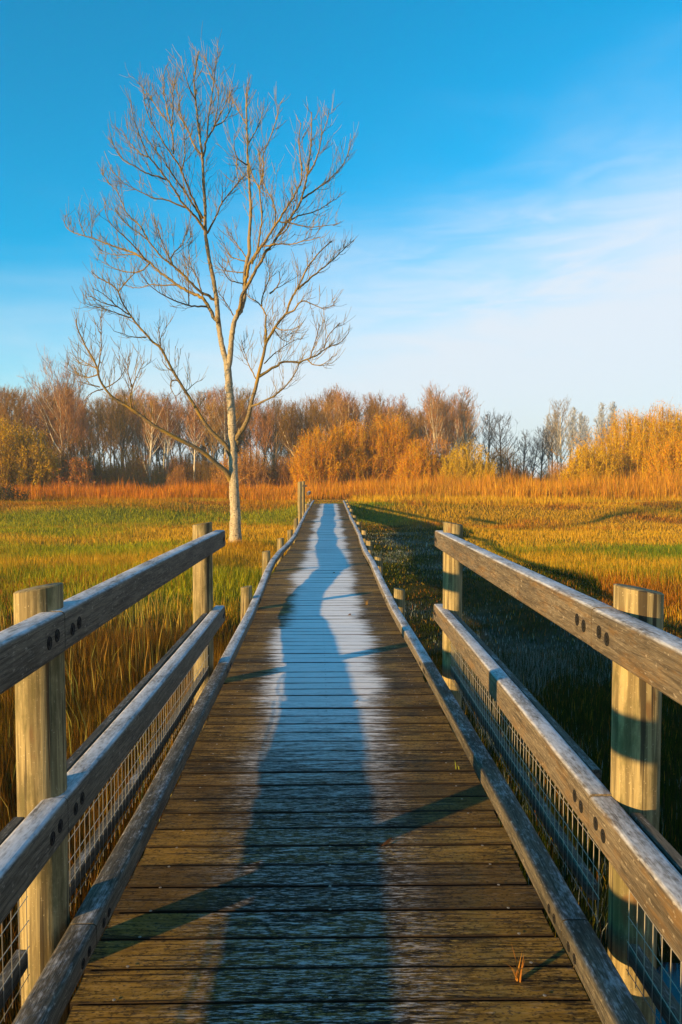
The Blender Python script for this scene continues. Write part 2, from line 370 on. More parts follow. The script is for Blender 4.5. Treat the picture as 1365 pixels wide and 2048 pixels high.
M['bark'] = mat_bark('pale_poplar_bark', (.26, .215, .14), (.44, .38, .27), (.07, .06, .04), high=(.20, .15, .08))
M['limb'] = mat_bark('lichened_limb_bark', (.13, .095, .05), (.25, .19, .10), (.05, .035, .02), (40, 40, 40), (.30, .19, .03))
M['birch'] = mat_bark('birch_bark', (.48, .42, .30), (.62, .56, .42), (.12, .09, .06), (6, 6, 3))
M['brown'] = mat_bark('brown_bark', (.14, .10, .06), (.22, .16, .09), (.05, .04, .03), (6, 6, 3))
M['grey'] = mat_bark('dark_bark', (.07, .06, .05), (.11, .095, .08), (.03, .027, .025), (6, 6, 3))

GRN = np.array([(.13, .19, .012), (.19, .24, .015), (.09, .15, .012)]); GOL = np.array([(.52, .29, .018), (.46, .25, .015), (.58, .36, .03)])
RST = np.array([(.32, .12, .012), (.38, .16, .015), (.22, .09, .012)]); OLV = np.array([(.27, .23, .015), (.33, .26, .015), (.21, .19, .015)])
FRO = np.array([(.24, .29, .26), (.32, .36, .33), (.18, .23, .18)])
DRK = np.array([(.10, .06, .015), (.08, .07, .015), (.13, .07, .015)])
def colour(x, y, kind=0):
    n = len(x); pick = lambda pal: pal[rng.integers(3, size=n)] * rng.uniform(.75, 1.25, (n, 1))
    a = fbm(x * .55, y, .22, 8) + rng.normal(0, .09, n); b = fbm(x * .6, y, .45, 12) + rng.normal(0, .1, n)
    right = sm(x, 0, 5)
    c = np.where((a + .13 * right > .54)[:, None], pick(GOL), np.where((a + .10 * right > .42)[:, None], pick(OLV), pick(GRN)))
    c = np.where(((b > .54) & (y < 16))[:, None], pick(RST), c)
    c = np.where(((rng.random(n) < .6) & (y < 11))[:, None], pick(DRK), np.where(((c[:, 1] > .22) & (rng.random(n) < .55) & (y < 11))[:, None], pick(RST), c))
    c = np.where(((x > .8) & (x < 4.6 + .8 * np.sin(y * .5)) & (y < 33) & (rng.random(n) < .85))[:, None], pick(GRN) * .22, c)  # boardwalk's cast shadow painted into the grass as a darker green strip
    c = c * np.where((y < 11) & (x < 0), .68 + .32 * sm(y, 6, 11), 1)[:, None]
    bankside = ((y > 31) & (b > .52))[:, None]; c = np.where(bankside, pick(RST) * 1.15, c)
    c = np.where(((x < 0) & (y > 13) & (a < .47) & (rng.random(n) < .75))[:, None], pick(np.array([(.33, .31, .012), (.40, .36, .015), (.25, .26, .012)])), c)
    near_tree = np.exp(-(((x + 2.6) / 1.9) ** 2 + ((y - 20.8) / 2.6) ** 2)); c = np.where((rng.random(n) < near_tree * 1.3)[:, None], pick(GOL), c)
    f = fbm(x, y, .55, 21); reach = 4.0 - .03 * (y - 10) ** 2 * 0; fr = (x > .9) & (x < reach) & (y < 33) & (f + rng.normal(0, .08, n) > .555 + .04 * (x - 1))
    c = np.where((fr & (rng.random(n) < .42))[:, None], pick(FRO), c)
    return c
# ------------------------------------------------------------------ ground and water
def graded(a, b, n, p): t = np.linspace(0, 1, n); return a + (b - a) * t ** p
xs = np.concatenate([-graded(36, 900, 14, 2.2)[::-1], np.linspace(-36, 36, 181)[1:-1], graded(36, 900, 14, 2.2)])
ys = np.concatenate([-graded(3, 300, 8, 2)[::-1], np.linspace(-3, 12, 61)[1:], np.linspace(12, 62, 121)[1:], graded(62, 1800, 18, 2.2)[1:]])
X, Y = np.meshgrid(xs, ys); Z = terrain(X, Y); nx, ny = len(xs), len(ys)
g = MB(); i = (np.arange(ny - 1)[:, None] * nx + np.arange(nx - 1)[None]).ravel()
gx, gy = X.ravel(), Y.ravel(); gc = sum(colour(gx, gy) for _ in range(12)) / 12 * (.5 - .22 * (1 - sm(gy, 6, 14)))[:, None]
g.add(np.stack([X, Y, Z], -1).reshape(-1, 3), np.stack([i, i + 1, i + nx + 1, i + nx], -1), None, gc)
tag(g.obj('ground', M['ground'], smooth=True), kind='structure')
g = MB(); a = np.linspace(0, 2 * math.pi, 33)[:-1]
g.add(np.vstack([np.stack([1.85 + 1.5 * np.cos(a), 2.1 + 2.0 * np.sin(a), a * 0 - .82], -1), [[1.85, 2.1, -.82]]]), None,
      np.stack([np.full(32, 32), np.arange(32), (np.arange(32) + 1) % 32], -1))
tag(g.obj('water', M['water'], loc=(1.85, 2.1, -.82)), kind='structure')

# ------------------------------------------------------------------ boardwalk
POSTY = [2.2, 5.38, 8.3, 11.3, 14.4, 17.2, 20.4, 23.6, 26.6, 29.6, 32.6, 35.6]
def rrect(x0, x1, z0, z1, r, n=3):
    pts = []
    for cx, cz, a0 in ((x1 - r, z1 - r, 0), (x0 + r, z1 - r, 90), (x0 + r, z0 + r, 180), (x1 - r, z0 + r, 270)):
        for k in range(n + 1):
            a = R(a0 + 90 * k / n); pts.append((cx + r * math.cos(a), cz + r * math.sin(a)))
    return np.array(pts)[::-1]
def post_mesh(mb, x, y, z0, z1, r, tilt, lean=(0, 0), k=28):
    hs = np.array([0, .25, .5, .75, 1.0]); a = np.arange(k) * 2 * math.pi / k
    rings = []
    for h in hs:
        rr = r * (1.0 + .015 * math.sin(h * 5 + x * 9) - .02 * h) * (1 + .012 * np.sin(3 * a + y) + .008 * np.sin(7 * a + x))
        zz = z0 + (z1 - z0) * h + (tilt * np.cos(a) if h == 1 else 0)
        rings.append(np.stack([x + rr * np.cos(a) + lean[0] * h, y + rr * np.sin(a) + lean[1] * h, np.broadcast_to(zz, a.shape)], -1))
    top = rings[-1].copy(); c = top.mean(0); top2 = c + (top - c) * .94; top2[:, 2] += .003; rings.append(top2)
    v = np.vstack(rings + [[c + np.array([0, 0, .0035])]]); n = len(rings)
    i = np.arange(n - 1)[:, None] * k; j = np.arange(k)[None]; j2 = (j + 1) % k
    q = np.stack([i + j, i + j2, i + k + j2, i + k + j], -1).reshape(-1, 4)
    jj = np.arange(k); mb.add(v, q, np.stack([jj + (n - 1) * k, (jj + 1) % k + (n - 1) * k, np.full(k, n * k)], -1))
def bolt(parent, x, y, z, sgn, r=.018):
    """countersunk bolt in the face that looks towards the walkway (sgn: side of the deck)"""
    mb = MB(); k = 16; a = np.arange(k) * 2 * math.pi / k; inn = -sgn
    ring = lambda rr, d: np.stack([np.full(k, x + inn * d), y + rr * np.cos(a), z + rr * 1.08 * np.sin(a)], -1)
    rs = [ring(r, -.004), ring(r, .0015), ring(r * .9, .0022), ring(r * .82, .0006), ring(r * .5, .0006)]
    a6 = np.round(a / (math.pi / 3)) * math.pi / 3
    v = np.vstack(rs + [[(x + inn * .0006, y, z)]]); n = len(rs)
    i = np.arange(n - 1)[:, None] * k; j = np.arange(k)[None]; j2 = (j + 1) % k
    q = np.stack([i + j, i + j2, i + k + j2, i + k + j], -1).reshape(-1, 4); jj = np.arange(k)
    mb.add(v, q, np.stack([jj + (n - 1) * k, (jj + 1) % k + (n - 1) * k, np.full(k, n * k)], -1))
    b = np.arange(6) * math.pi / 3 + .3; hx = np.stack([np.full(6, x + inn * .0035), y + r * .45 * np.cos(b), z + r * .45 * np.sin(b)], -1)
    hb = hx.copy(); hb[:, 0] = x
    mb.add(np.vstack([hb, hx, [[x + inn * .0035, y, z]]]), [[t, (t + 1) % 6, 6 + (t + 1) % 6, 6 + t] for t in range(6)], [[6 + t, 6 + (t + 1) % 6, 12] for t in range(6)])
    return mb.obj('bolt', M['bolt'], parent)

walk = thing('boardwalk', 'long timber boardwalk of dark planks with a frosted middle stripe and low kerbs', 'boardwalk', (0, 0, -.66))
deck = MB(); pr = np.random.default_rng(3); y = -1.4; HALF = .745
while y < DECK_END:
    wd = .143 + pr.uniform(-.002, .002); gap = pr.choice([.005, .008, .013], p=[.4, .4, .2])
    hz = pr.normal(0, .0009); tl = pr.normal(0, .0016); e0, e1 = pr.normal(0, .007, 2)
    nseg = 9; xx = np.linspace(-HALF + e0, HALF + e1, nseg); cup = pr.normal(0, .0012) * np.cos(xx * 2.2)
    c = .002
    prof = np.array([(0, -.035), (0, -c), (c, 0), (wd * .5, -.0008), (wd - c, 0), (wd, -c), (wd, -.035)])
    dx, dz, dz2 = deck_dx(y), deck_dz(y), deck_dz(y + wd)
    v = np.zeros((nseg, 7, 3)); v[:, :, 0] = xx[:, None] + dx; v[:, :, 1] = y + prof[None, :, 0]
    v[:, :, 2] = prof[None, :, 1] + dz + (dz2 - dz) * prof[None, :, 0] / wd + hz + tl * (xx[:, None] / HALF) + cup[:, None]
    i = np.arange(nseg - 1)[:, None] * 7; j = np.arange(7)[None]; j2 = (j + 1) % 7
    q = np.stack([i + j, i + 7 + j, i + 7 + j2, i + j2], -1).reshape(-1, 4)
    caps = [[0, 1, 2], [0, 2, 4], [2, 3, 4], [0, 4, 6], [4, 5, 6]]; o = (nseg - 1) * 7
    deck.add(v.reshape(-1, 3), q, caps + [[o + t[0], o + t[2], o + t[1]] for t in caps], np.tile(np.array([[1., 0, 0], [1, 0, 0], [1, 0, 0], [0, .5, 0], [1, 1, 0], [1, 1, 0], [1, 1, 0]]), (nseg, 1)), fl=pr.random())
    y += wd + gap
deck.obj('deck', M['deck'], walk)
# rows of screw heads, set proud of the planks
scr = MB()
for k in range(260):
    yy = -1.3 + k * .1475
    if yy > 16: break
    for sx in (-.62, 0.0, .62):
        a = np.arange(8) * math.pi / 4; z = deck_dz(yy) + .0045
        v = np.stack([sx + deck_dx(yy) + .0055 * np.cos(a), yy + .0055 * np.sin(a), np.full(8, z)], -1)
        scr.add(np.vstack([v, [[sx + deck_dx(yy), yy, z + .001]]]), None, [[t, (t + 1) % 8, 8] for t in range(8)])
tag(scr.obj('screw_heads', M['wire'], walk), kind='stuff')
for sx in (-.5, 0, .5):
    yb = np.linspace(-1.4, DECK_END - .1, 60); b = MB()
    b.sweep(rrect(sx - .04, sx + .04, -.22, -.042, .006, 1), np.stack([deck_dx(yb), yb, deck_dz(yb)], -1)); b.obj('bearer', M['under'], walk)
KZ0, KZ1 = .086, .162
JOINTS = [-1.2] + POSTY + [DECK_END]
krel = lambda yy, s: np.interp(yy, [0, 4.4, 6.9, 7.7, 8.8, 9.3, 10.3, 11.2, 12.8, 14.7, 17.3, 19.3, 25, 38], [0, 0, -.022, -.031, -.022, -.006, .026, .033, .026, .009, .018, .005, .021, .01]) * (1 if s < 0 else .6)        # sag of the kerb timbers between their posts
for sgn in (-1, 1):
    for a_, b_ in zip(JOINTS[:-1], JOINTS[1:]):
        yk = np.linspace(a_ + .004, b_ - .004, max(6, int((b_ - a_) * 6))); mb = MB()
        x0, x1 = (.70, .785) if sgn > 0 else (-.785, -.70)
        fade = sm(yk, 3.5, 7)
        path = np.stack([deck_dx(yk) , yk, deck_dz(yk) + krel(yk, sgn) * fade + pr.normal(0, .002)], -1)
        mb.sweep(rrect(x0, x1, KZ0, KZ1, .013), path)
        kr = mb.obj('kerb_rail', M['kerb'] if a_ < 5.3 else M['kerb_far'], walk, smooth='auto')
        for yy in ((a_ + .07, a_ + .125) if a_ > 0 else ()) + ((b_ - .125, b_ - .07) if b_ < 30 else ()):
            if yy < 21: bolt(kr, sgn * .70 + deck_dx(yy), yy, (KZ0 + KZ1) / 2 + deck_dz(yy) + .0 + krel(yy, sgn) * sm(yy, 3.5, 7), sgn, .0135)
    for n, yp in enumerate(POSTY):
        if yp < 6: continue
        if sgn < 0 and 23 < yp < 27: continue
        top = (.29 + .03 * math.sin(n * 2.3) if sgn < 0 else .235 + .02 * math.sin(n * 1.7)) + float(deck_dz(yp))
        xp = sgn * .855 + float(deck_dx(yp)); z0 = float(terrain(xp, yp)) - .25
        mb = MB(); post_mesh(mb, xp, yp, z0, top, .064, -sgn * .010, (pr.normal(0, .006), pr.normal(0, .006)), 20); mb.obj('kerb_post', M['post'], walk, smooth='auto')

# ------------------------------------------------------------------ the two railings
def railing(sgn, label):
    base = (sgn * .92, 2.2, float(terrain(sgn * .92, 2.2)))
    t = thing('timber_railing', label, 'railing', base)
    prr = np.random.default_rng(20 + sgn)
    for yp, xp in ((-1.0, -.9), (2.25, -.874), (5.38, -.913)) if sgn < 0 else ((-1.0, .9), (2.2, .916), (5.38, .888)):
        mb = MB()
        post_mesh(mb, xp, yp, float(terrain(xp, yp)) - .3, 1.168, .071, -sgn * .012, (0, 0), 36); mb.obj('post', M['post'], t, smooth='auto')
    x0, x1 = (.778, .856) if sgn > 0 else (-.856, -.778)
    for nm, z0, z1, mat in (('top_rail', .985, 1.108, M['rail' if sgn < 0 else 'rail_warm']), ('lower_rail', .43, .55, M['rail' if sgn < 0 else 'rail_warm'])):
        for a_, b_ in ((-1.6, 2.2), (2.2, 5.56)):
            yk = np.linspace(a_ + .0025, b_ - .0025, 20); mb = MB()
            wob = np.stack([.003 * np.sin(yk * 1.3 + z0 * 7) + yk * 0, yk, .004 * np.sin(yk * .9 + sgn + z0 * 5) + prr.normal(0, .0015)], -1)
            mb.sweep(rrect(x0, x1, z0, z1, .014, 4), wob); rl = mb.obj(nm, mat, t, smooth='auto')
            ys_ = []
            if a_ > 0: ys_ += [a_ + .065, a_ + .125]
            if b_ < 5: ys_ += [b_ - .125, b_ - .065]
            if b_ > 5: ys_ += [b_ - .09, b_ - .04]
            for q_, yy in enumerate(ys_):
                bolt(rl, sgn * .778 + .003 * math.sin(yy * 1.3 + z0 * 7), yy, (z0 + z1) / 2 + (.004 if q_ % 2 else -.004) + .004 * math.sin(yy * .9 + sgn + z0 * 5), sgn)
    # battens that pinch the wire mesh against the rails, in the bays between the posts
    for a_, b_ in ((-.9, 2.1), (2.42, 5.28)):
        for z0, z1, tilt in ((.485, .54, 0), (.098, .152, 0)):
            yk = np.linspace(a_, b_, 12); mb = MB(); bx0, bx1 = (.863, .898) if sgn > 0 else (-.898, -.863)
            mb.sweep(rrect(bx0, bx1, z0, z1, .004, 1), np.stack([.002 * np.sin(yk * 2), yk, .003 * np.sin(yk * 1.7 + z0)], -1)); mb.obj('batten', M['batten'], t)
    for a_, b_ in ((-.9, 2.09), (2.31, 5.28)):
        mb = MB(); xm = sgn * .8595
        for yy in np.arange(a_ + .02, b_, .052):
            jj = prr.normal(0, .0028, 2); mb.tube([(xm, yy + jj[0], .065), (xm + prr.normal(0, .0012), yy, .29), (xm, yy + jj[1], .53)], .0014, 4)
        for zz in (.09, .165, .24, .315, .39, .465):
            yk = np.linspace(a_, b_, 16); mb.tube(np.stack([xm + sgn * -.002 + prr.normal(0, .0015, 16), yk, zz + prr.normal(0, .0012, 16) + prr.normal(0, .004) * np.sin(yk * 1.1)], -1), .0014, 4)
        mb.obj('wire_mesh', M['wire'], t)
    return t
railing(-1, 'shaded blue-grey timber railing with frosty rails left of the boardwalk')
railing(1, 'sunlit brown timber railing with frosty rail tops right of the boardwalk')

# short post-and-rail piece further along the left kerb
t = thing('fence_stub', 'pair of tall timber posts with a short rail beyond the bare tree', 'fence', (-.97, 24.6, float(terrain(-.97, 24.6))))
for yp, tp in ((24.6, 1.36), (27.6, 1.36)):
    xp = -.905 + float(deck_dx(yp)); mb = MB(); post_mesh(mb, xp, yp, float(terrain(xp, yp)) - .2, tp, .068, .01, (0, 0), 20); mb.obj('post', M['post'], t, smooth='auto')
for z0 in (.86, .42):
    yk = np.linspace(26.9, 29.4 if z0 > .5 else 27.6, 6); mb = MB()
    mb.sweep(rrect(-.835, -.74, z0, z0 + .11, .012), np.stack([yk * 0, yk, yk * 0], -1)); mb.obj('rail', M['rail'], t, smooth='auto')
mb = MB(); mb.sweep(rrect(-.985, -.83, 1.16, 1.24, .01), np.stack([np.zeros(3), np.linspace(27.12, 27.28, 3), np.zeros(3)], -1)); mb.obj('bracket', M['under'], t)

# ------------------------------------------------------------------ the bare tree
TY = 22.2
def resample(p, step):
    p = np.asarray(p, float); d = np.concatenate([[0], np.cumsum(np.linalg.norm(np.diff(p, axis=0), axis=1))])
    n = max(3, int(d[-1] / step) + 1); s = np.linspace(0, d[-1], n)
    # Catmull-Rom style smoothing through dense linear samples
    q = np.stack([np.interp(s, d, p[:, k]) for k in range(p.shape[1])], -1)
    for _ in range(2):
        q[1:-1] = .25 * q[:-2] + .5 * q[1:-1] + .25 * q[2:]
    return q
LIMBS = [  # (kind, r0, r1 in photo px, outline of its centre line in photo px)
 ('T', 11.5, 7.0, [(470.5,1106),(471,1070),(471.5,1026),(467.5,956),(466,903),(465,868),(463,815),(459,780),(457.5,755),(455,727)]),
 ('T', 6.0, 1.0, [(456,735),(444.5,692),(437.5,650),(436,626),(433,591),(427,556),(420,521),(415,492),(411.7,469),(410.5,439),(411,408),(407,357),(406,316),(404,295),(398,254),(394,213),(391,187),(388,148),(393,121),(398,92)]),
 ('T', 6.0, 1.0, [(457,735),(461,715),(462,696),(464.5,668),(469,640),(481,619),(488,603),(490,579),(490,544),(494,521),(499.6,502),(498.5,474),(501,439),(502.5,415),(500.5,386),(498.5,351),(495,314),(496,283),(494,248),(493,211),(494,165)]),
 ('L', 5.6, 1.0, [(462,962),(454.5,943),(435,929),(417.6,913),(400,899),(360,880),(324,860),(307,851),(284,832),(267,820),(249,809),(225,795),(211,778),(202,764),(196,748),(196,736),(185,715),(171,692),(155,656),(152,638)]),
 ('L', 4.6, .9, [(463,915),(453,890),(438.7,878),(421,861),(401,832),(385,804),(368,778),(354,755),(342,734),(331,713),(322,694),(305,684),(293,668),(281,656),(265,635),(253,617),(242,598),(237,579),(221,565),(197,553),(183,540)]),
 ('L', 5.2, 1.0, [(470,884),(477,869),(488,855),(496,838),(501,817),(505,797),(511,780),(515,760),(522,731),(528,708),(532,685),(543,668),(550,654),(562,638),(574,626),(579,603),(594,577),(608,548),(614,533),(627,517),(637,503),(655,486),(664,478)]),
 ('C', 4.0, .9, [(473,636),(480,610),(487,584),(503,553),(517,530),(531,504),(550,478),(569,448),(585,427),(598,408),(604,392),(610,365),(615,347),(618,320),(622,285),(624,242),(623,216)]),
 ('C', 1.8, .6, [(616,343),(631,320),(641,283),(643,265),(655,236),(659,209)]),
 ('C', 3.4, .8, [(490,570),(494,545),(500,525),(522,492),(541,462),(559,434),(578,403),(592,382),(604,355),(604,330),(600,300),(598,270),(602,238)]),
 ('C', 2.0, .7, [(505,525),(516,495),(524,437),(525,423),(521,392),(519,371),(525,347),(528,324),(525,306),(536,279),(549,246),(559,207)]),
 ('C', 1.6, .6, [(519,371),(507,349),(500,330)]),
 ('C', 1.7, .6, [(550,445),(552,423),(547,396),(538,382),(526,361),(520,335),(518,300)]),
 ('C', 2.0, .6, [(602,394),(625,378),(645,365),(666,347),(684,328),(696,304),(704,270)]),
 ('C', 1.7, .6, [(580,437),(600,425),(618,423),(645,412),(655,402),(673,393)]),
 ('C', 1.5, .5, [(560,439),(588,443),(614,450),(633,450),(649,447),(676,445),(683,438)]),
 ('C', 1.9, .6, [(515,494),(542,486),(567,484),(588,486),(604,478),(625,476),(640,470)]),
 ('C', 1.5, .5, [(555,470),(575,455),(583,430),(590,405),(596,375)]),
 ('C', 2.4, .7, [(596,575),(618,556),(639,539),(665,518),(686,497),(708,477)]),
 ('C', 3.0, .8, [(532,685),(531,650),(533,628),(524,612),(512,598),(498,595),(494,586)]),
 ('C', 1.6, .5, [(524,610),(522,600),(529,581),(540,553),(538,514)]),
 ('C', 2.0, .6, [(540,585),(552,575),(562,560),(558,540)]),
 ('C', 3.2, .7, [(519,753),(540,739),(564,725),(580,722),(599,726),(618,717),(637,710),(648,699),(660,692),(681,687),(698,665)]),
 ('C', 1.4, .5, [(620,717),(632,680),(640,648)]), ('C', 1.5, .5, [(648,697),(655,673),(680,644)]),
 ('C', 1.5, .5, [(615,719),(625,731),(646,731),(667,712)]),
 ('C', 2.4, .7, [(501,814),(524,804),(545,795),(571,774),(592,746),(600,725)]),
 ('C', 2.0, .6, [(573,627),(590,619),(602,598),(622,605),(646,617),(670,609)]),
 ('C', 1.4, .5, [(550,654),(569,661),(594,656),(606,645)]), ('C', 1.4, .5, [(548,658),(562,678),(580,685)]),
 ('C', 1.4, .5, [(512,757),(498,731),(487,696),(483,680)]), ('C', 1.4, .5, [(529,727),(550,706),(580,685),(600,676)]),
 ('C', 1.5, .5, [(488,542),(461,541),(430,534)]), ('C', 1.5, .5, [(488,566),(458,558),(440,525)]),
 ('C', 1.5, .5, [(493,520),(460,511),(447,482)]), ('C', 1.5, .5, [(496,515),(478,490),(466,474),(462,455)]),
 ('C', 1.4, .5, [(467,630),(452,603),(437,582)]),
 ('C', 4.2, .8, [(434,640),(428,633),(418,614),(406,593),(378,581),(354,567),(326,546),(305,527),(289,513),(265,502),(237,492),(209,482),(183,471),(155,464),(136,456),(129,445),(131,425)]),
 ('C', 1.3, .5, [(170,468),(163,450),(158,432)]), ('C', 1.4, .5, [(183,471),(184,450),(186,435)]),
 ('C', 2.2, .6, [(415,612),(400,612),(378,610),(352,600),(326,588),(303,572),(289,556)]),
 ('C', 1.8, .5, [(352,568),(320,568),(300,566),(280,575),(262,572),(245,565)]),
 ('C', 3.2, .7, [(430,597),(420,590),(408,586),(385,567),(368,549),(345,527),(321,509),(298,478),(279,462),(260,450),(242,431),(230,412)]),
 ('C', 1.8, .6, [(293,518),(270,490),(249,469),(225,448),(212,425),(209,400)]),
 ('C', 1.8, .6, [(296,475),(282,448),(253,422),(237,380),(216,357),(204,339)]),
 ('C', 1.6, .5, [(345,525),(331,497),(319,467),(308,432)]), ('C', 1.5, .5, [(342,520),(345,504),(366,485),(376,445)]),
 ('C', 1.7, .5, [(406,590),(397,558),(380,525),(376,477)]), ('C', 1.5, .5, [(378,609),(377,563),(378,518)]),
 ('C', 1.7, .5, [(300,523),(285,540),(268,543),(245,540),(220,530),(205,520),(193,513)]), ('C', 1.5, .5, [(275,506),(255,505),(232,508),(213,502),(197,495)]),
 ('C', 3.0, .6, [(413,457),(391,429),(370,408),(350,375),(331,349),(315,326),(296,306),(286,281),(278,258),(270,240),(264,213),(263,195)]),
 ('C', 1.9, .5, [(372,410),(354,404),(333,393),(307,392),(288,381),(267,371),(245,359),(220,329)]),
 ('C', 1.8, .5, [(333,353),(313,346),(288,339),(272,328),(243,310),(231,293),(222,266)]),
 ('C', 1.6, .5, [(296,307),(280,301),(267,285),(253,273),(245,255)]),
 ('C', 2.4, .6, [(405,440),(397,420),(368,375),(347,344),(329,316),(308,289),(294,269),(282,250)]),
 ('C', 2.6, .6, [(406,432),(399,418),(384,387),(370,355),(358,322),(341,299),(327,277),(313,252),(300,232),(290,203),(286,160)]),
 ('C', 1.8, .5, [(347,300),(346,264),(341,238),(325,223),(311,201),(298,180),(272,151)]),
 ('C', 1.5, .5, [(341,238),(333,203),(327,174),(326,144)]), ('C', 1.5, .5, [(343,245),(347,203),(345,178),(351,144)]),
 ('C', 1.7, .5, [(364,336),(370,305),(369,264),(362,238)]),
 ('C', 2.0, .5, [(404,303),(387,283),(378,254),(362,227),(360,203),(354,172),(352,140)]),
 ('C', 2.2, .6, [(407,306),(415,268),(417,227),(423,193),(428,150),(432,115),(437,86)]),
 ('C', 1.7, .5, [(417,268),(430,244),(436,203),(438,160)]), ('C', 1.6, .5, [(430,244),(446,238),(462,213),(466,186)]),
 ('C', 1.7, .5, [(424,256),(446,211),(467,165)]), ('C', 1.6, .5, [(392,193),(378,164),(364,120)]), ('C', 1.5, .5, [(427,150),(415,130),(411,106)]),
 ('C', 2.4, .6, [(415,462),(430,435),(444,400),(464,375),(483,350),(494,342)]), ('C', 1.5, .5, [(444,400),(446,380),(445,366)]),
 ('C', 1.6, .5, [(495,324),(473,310),(468,285),(469,259)]), ('C', 1.5, .5, [(474,312),(474,340),(478,356)]),
 ('C', 1.5, .5, [(497,280),(508,262),(520,240),(525,215)]), ('C', 1.4, .5, [(493,240),(482,222),(472,198)]),
 ('C', 1.4, .5, [(196,742),(203,700),(203,673),(202,638)]), ('C', 1.5, .5, [(196,749),(176,757),(157,750),(148,742)]), ('C', 1.4, .5, [(200,774),(178,769),(155,762)]),
 ('C', 1.4, .5, [(209,776),(230,767),(246,750),(250,738)]), ('C', 1.6, .5, [(263,816),(260,790),(265,774),(277,746),(288,723)]), ('C', 1.2, .5, [(264,774),(256,746),(257,711)]),
 ('C', 1.4, .5, [(207,778),(190,782),(178,788),(171,800)]), ('C', 1.4, .5, [(195,738),(180,730),(165,722),(155,712)]),
 ('C', 1.5, .5, [(321,692),(319,668),(317,652)]), ('C', 1.4, .5, [(293,674),(265,675),(251,668),(232,663)]), ('C', 1.5, .5, [(263,634),(237,626),(214,617),(190,612),(168,604)]),
 ('C', 1.5, .5, [(258,628),(232,610),(214,591),(197,579),(185,574)]), ('C', 1.4, .5, [(237,612),(207,605),(181,590)]), ('C', 1.3, .5, [(237,580),(250,565),(262,550),(275,540)]),
 ('C', 1.5, .6, [(346,743),(331,734),(324,719)]), ('C', 1.6, .6, [(357,762),(347,758),(340,764),(341,776),(352,795)]), ('C', 1.3, .5, [(368,786),(382,774),(394,763)]),
]
PXM = TY / F
tr_rng = np.random.default_rng(11)
tree = thing('bare_tree', 'tall leafless pale-barked tree with a forked trunk standing left of the boardwalk', 'tree', tuple(at(470.5, 1096, TY)))
known = []          # (photo px, depth) of limbs laid so far, so each new limb starts at its parent's depth
parts = {'T': MB(), 'C': MB()}; limb_objs = []; spawn = []
for n, (kind, r0, r1, pl) in enumerate(LIMBS):
    p2 = resample([(a_, b_ + max(0, 700 - b_) * .017) for a_, b_ in pl], 6)
    if known:
        kk = np.vstack(known); dd = np.hypot(kk[:, 0] - p2[0, 0], kk[:, 1] - p2[0, 1]); y0 = kk[dd.argmin(), 2]
    else: y0 = TY
    arc = np.concatenate([[0], np.cumsum(np.linalg.norm(np.diff(p2, axis=0), axis=1))])
    lean = 0.05 * tr_rng.normal() if kind == 'T' else tr_rng.uniform(.25, .85) * tr_rng.choice([-1, 1])
    if n in (1, 2): lean = .10 * (1 if n == 1 else -1)
    dep = y0 + lean * arc * PXM * np.exp(-arc * PXM / 9)
    known.append(np.column_stack([p2, dep]))
    p3 = np.array([at(a_, b_, c_) for (a_, b_), c_ in zip(p2, dep)])
    tt = arc / arc[-1]; rad = (r0 + (r1 - r0) * tt ** .75) * PXM
    if n == 0: rad = rad * (1 + .75 * np.exp(-arc * PXM / .30))
    k = 16 if n == 0 else 10 if kind == 'T' else 8 if kind == 'L' else 5
    jit = tr_rng.normal(0, 1, p3.shape) * rad[:, None] * (.03 if kind != 'C' else .3); jit[0] = 0; p3 = p3 + jit
    if kind == 'L': m_ = MB(); m_.tube(p3, rad, k); limb_objs.append(m_)
    else: parts[kind].tube(p3, rad, k)
    spawn.append((kind, p3, rad, tt))
parts['T'].v = [v + tr_rng.normal(0, .0055, v.shape) for v in parts['T'].v]
parts['T'].obj('trunk', M['bark'], tree, smooth=True)
# knots and a broken stub on the trunk's right side
for px, py, r_ in ((476, 872, 6), (475, 885, 5), (474, 900, 4.5), (479, 862, 4), (482, 622, 4), (436, 640, 4)):
    kn = MB(); c = at(px, py, TY); u = np.linspace(0, math.pi, 6); f = np.arange(8) * math.pi / 4
    v = np.array([[c[0] + r_ * PXM * math.sin(a_) * math.cos(b_), c[1] + r_ * PXM * math.sin(a_) * math.sin(b_), c[2] + 1.5 * r_ * PXM * math.cos(a_)] for a_ in u for b_ in f])
    v = v + tr_rng.normal(0, .012, v.shape); i = np.arange(5)[:, None] * 8; j = np.arange(8)[None]; j2 = (j + 1) % 8
    kn.add(v, np.stack([i + j, i + j2, i + 8 + j2, i + 8 + j], -1).reshape(-1, 4))
    kn.obj('knot', M['limb'], tree, smooth=True)
for m_ in limb_objs: m_.obj('limb', M['limb'], tree, smooth=True)
parts['C'].obj('branches', M['limb'], tree, smooth=True)
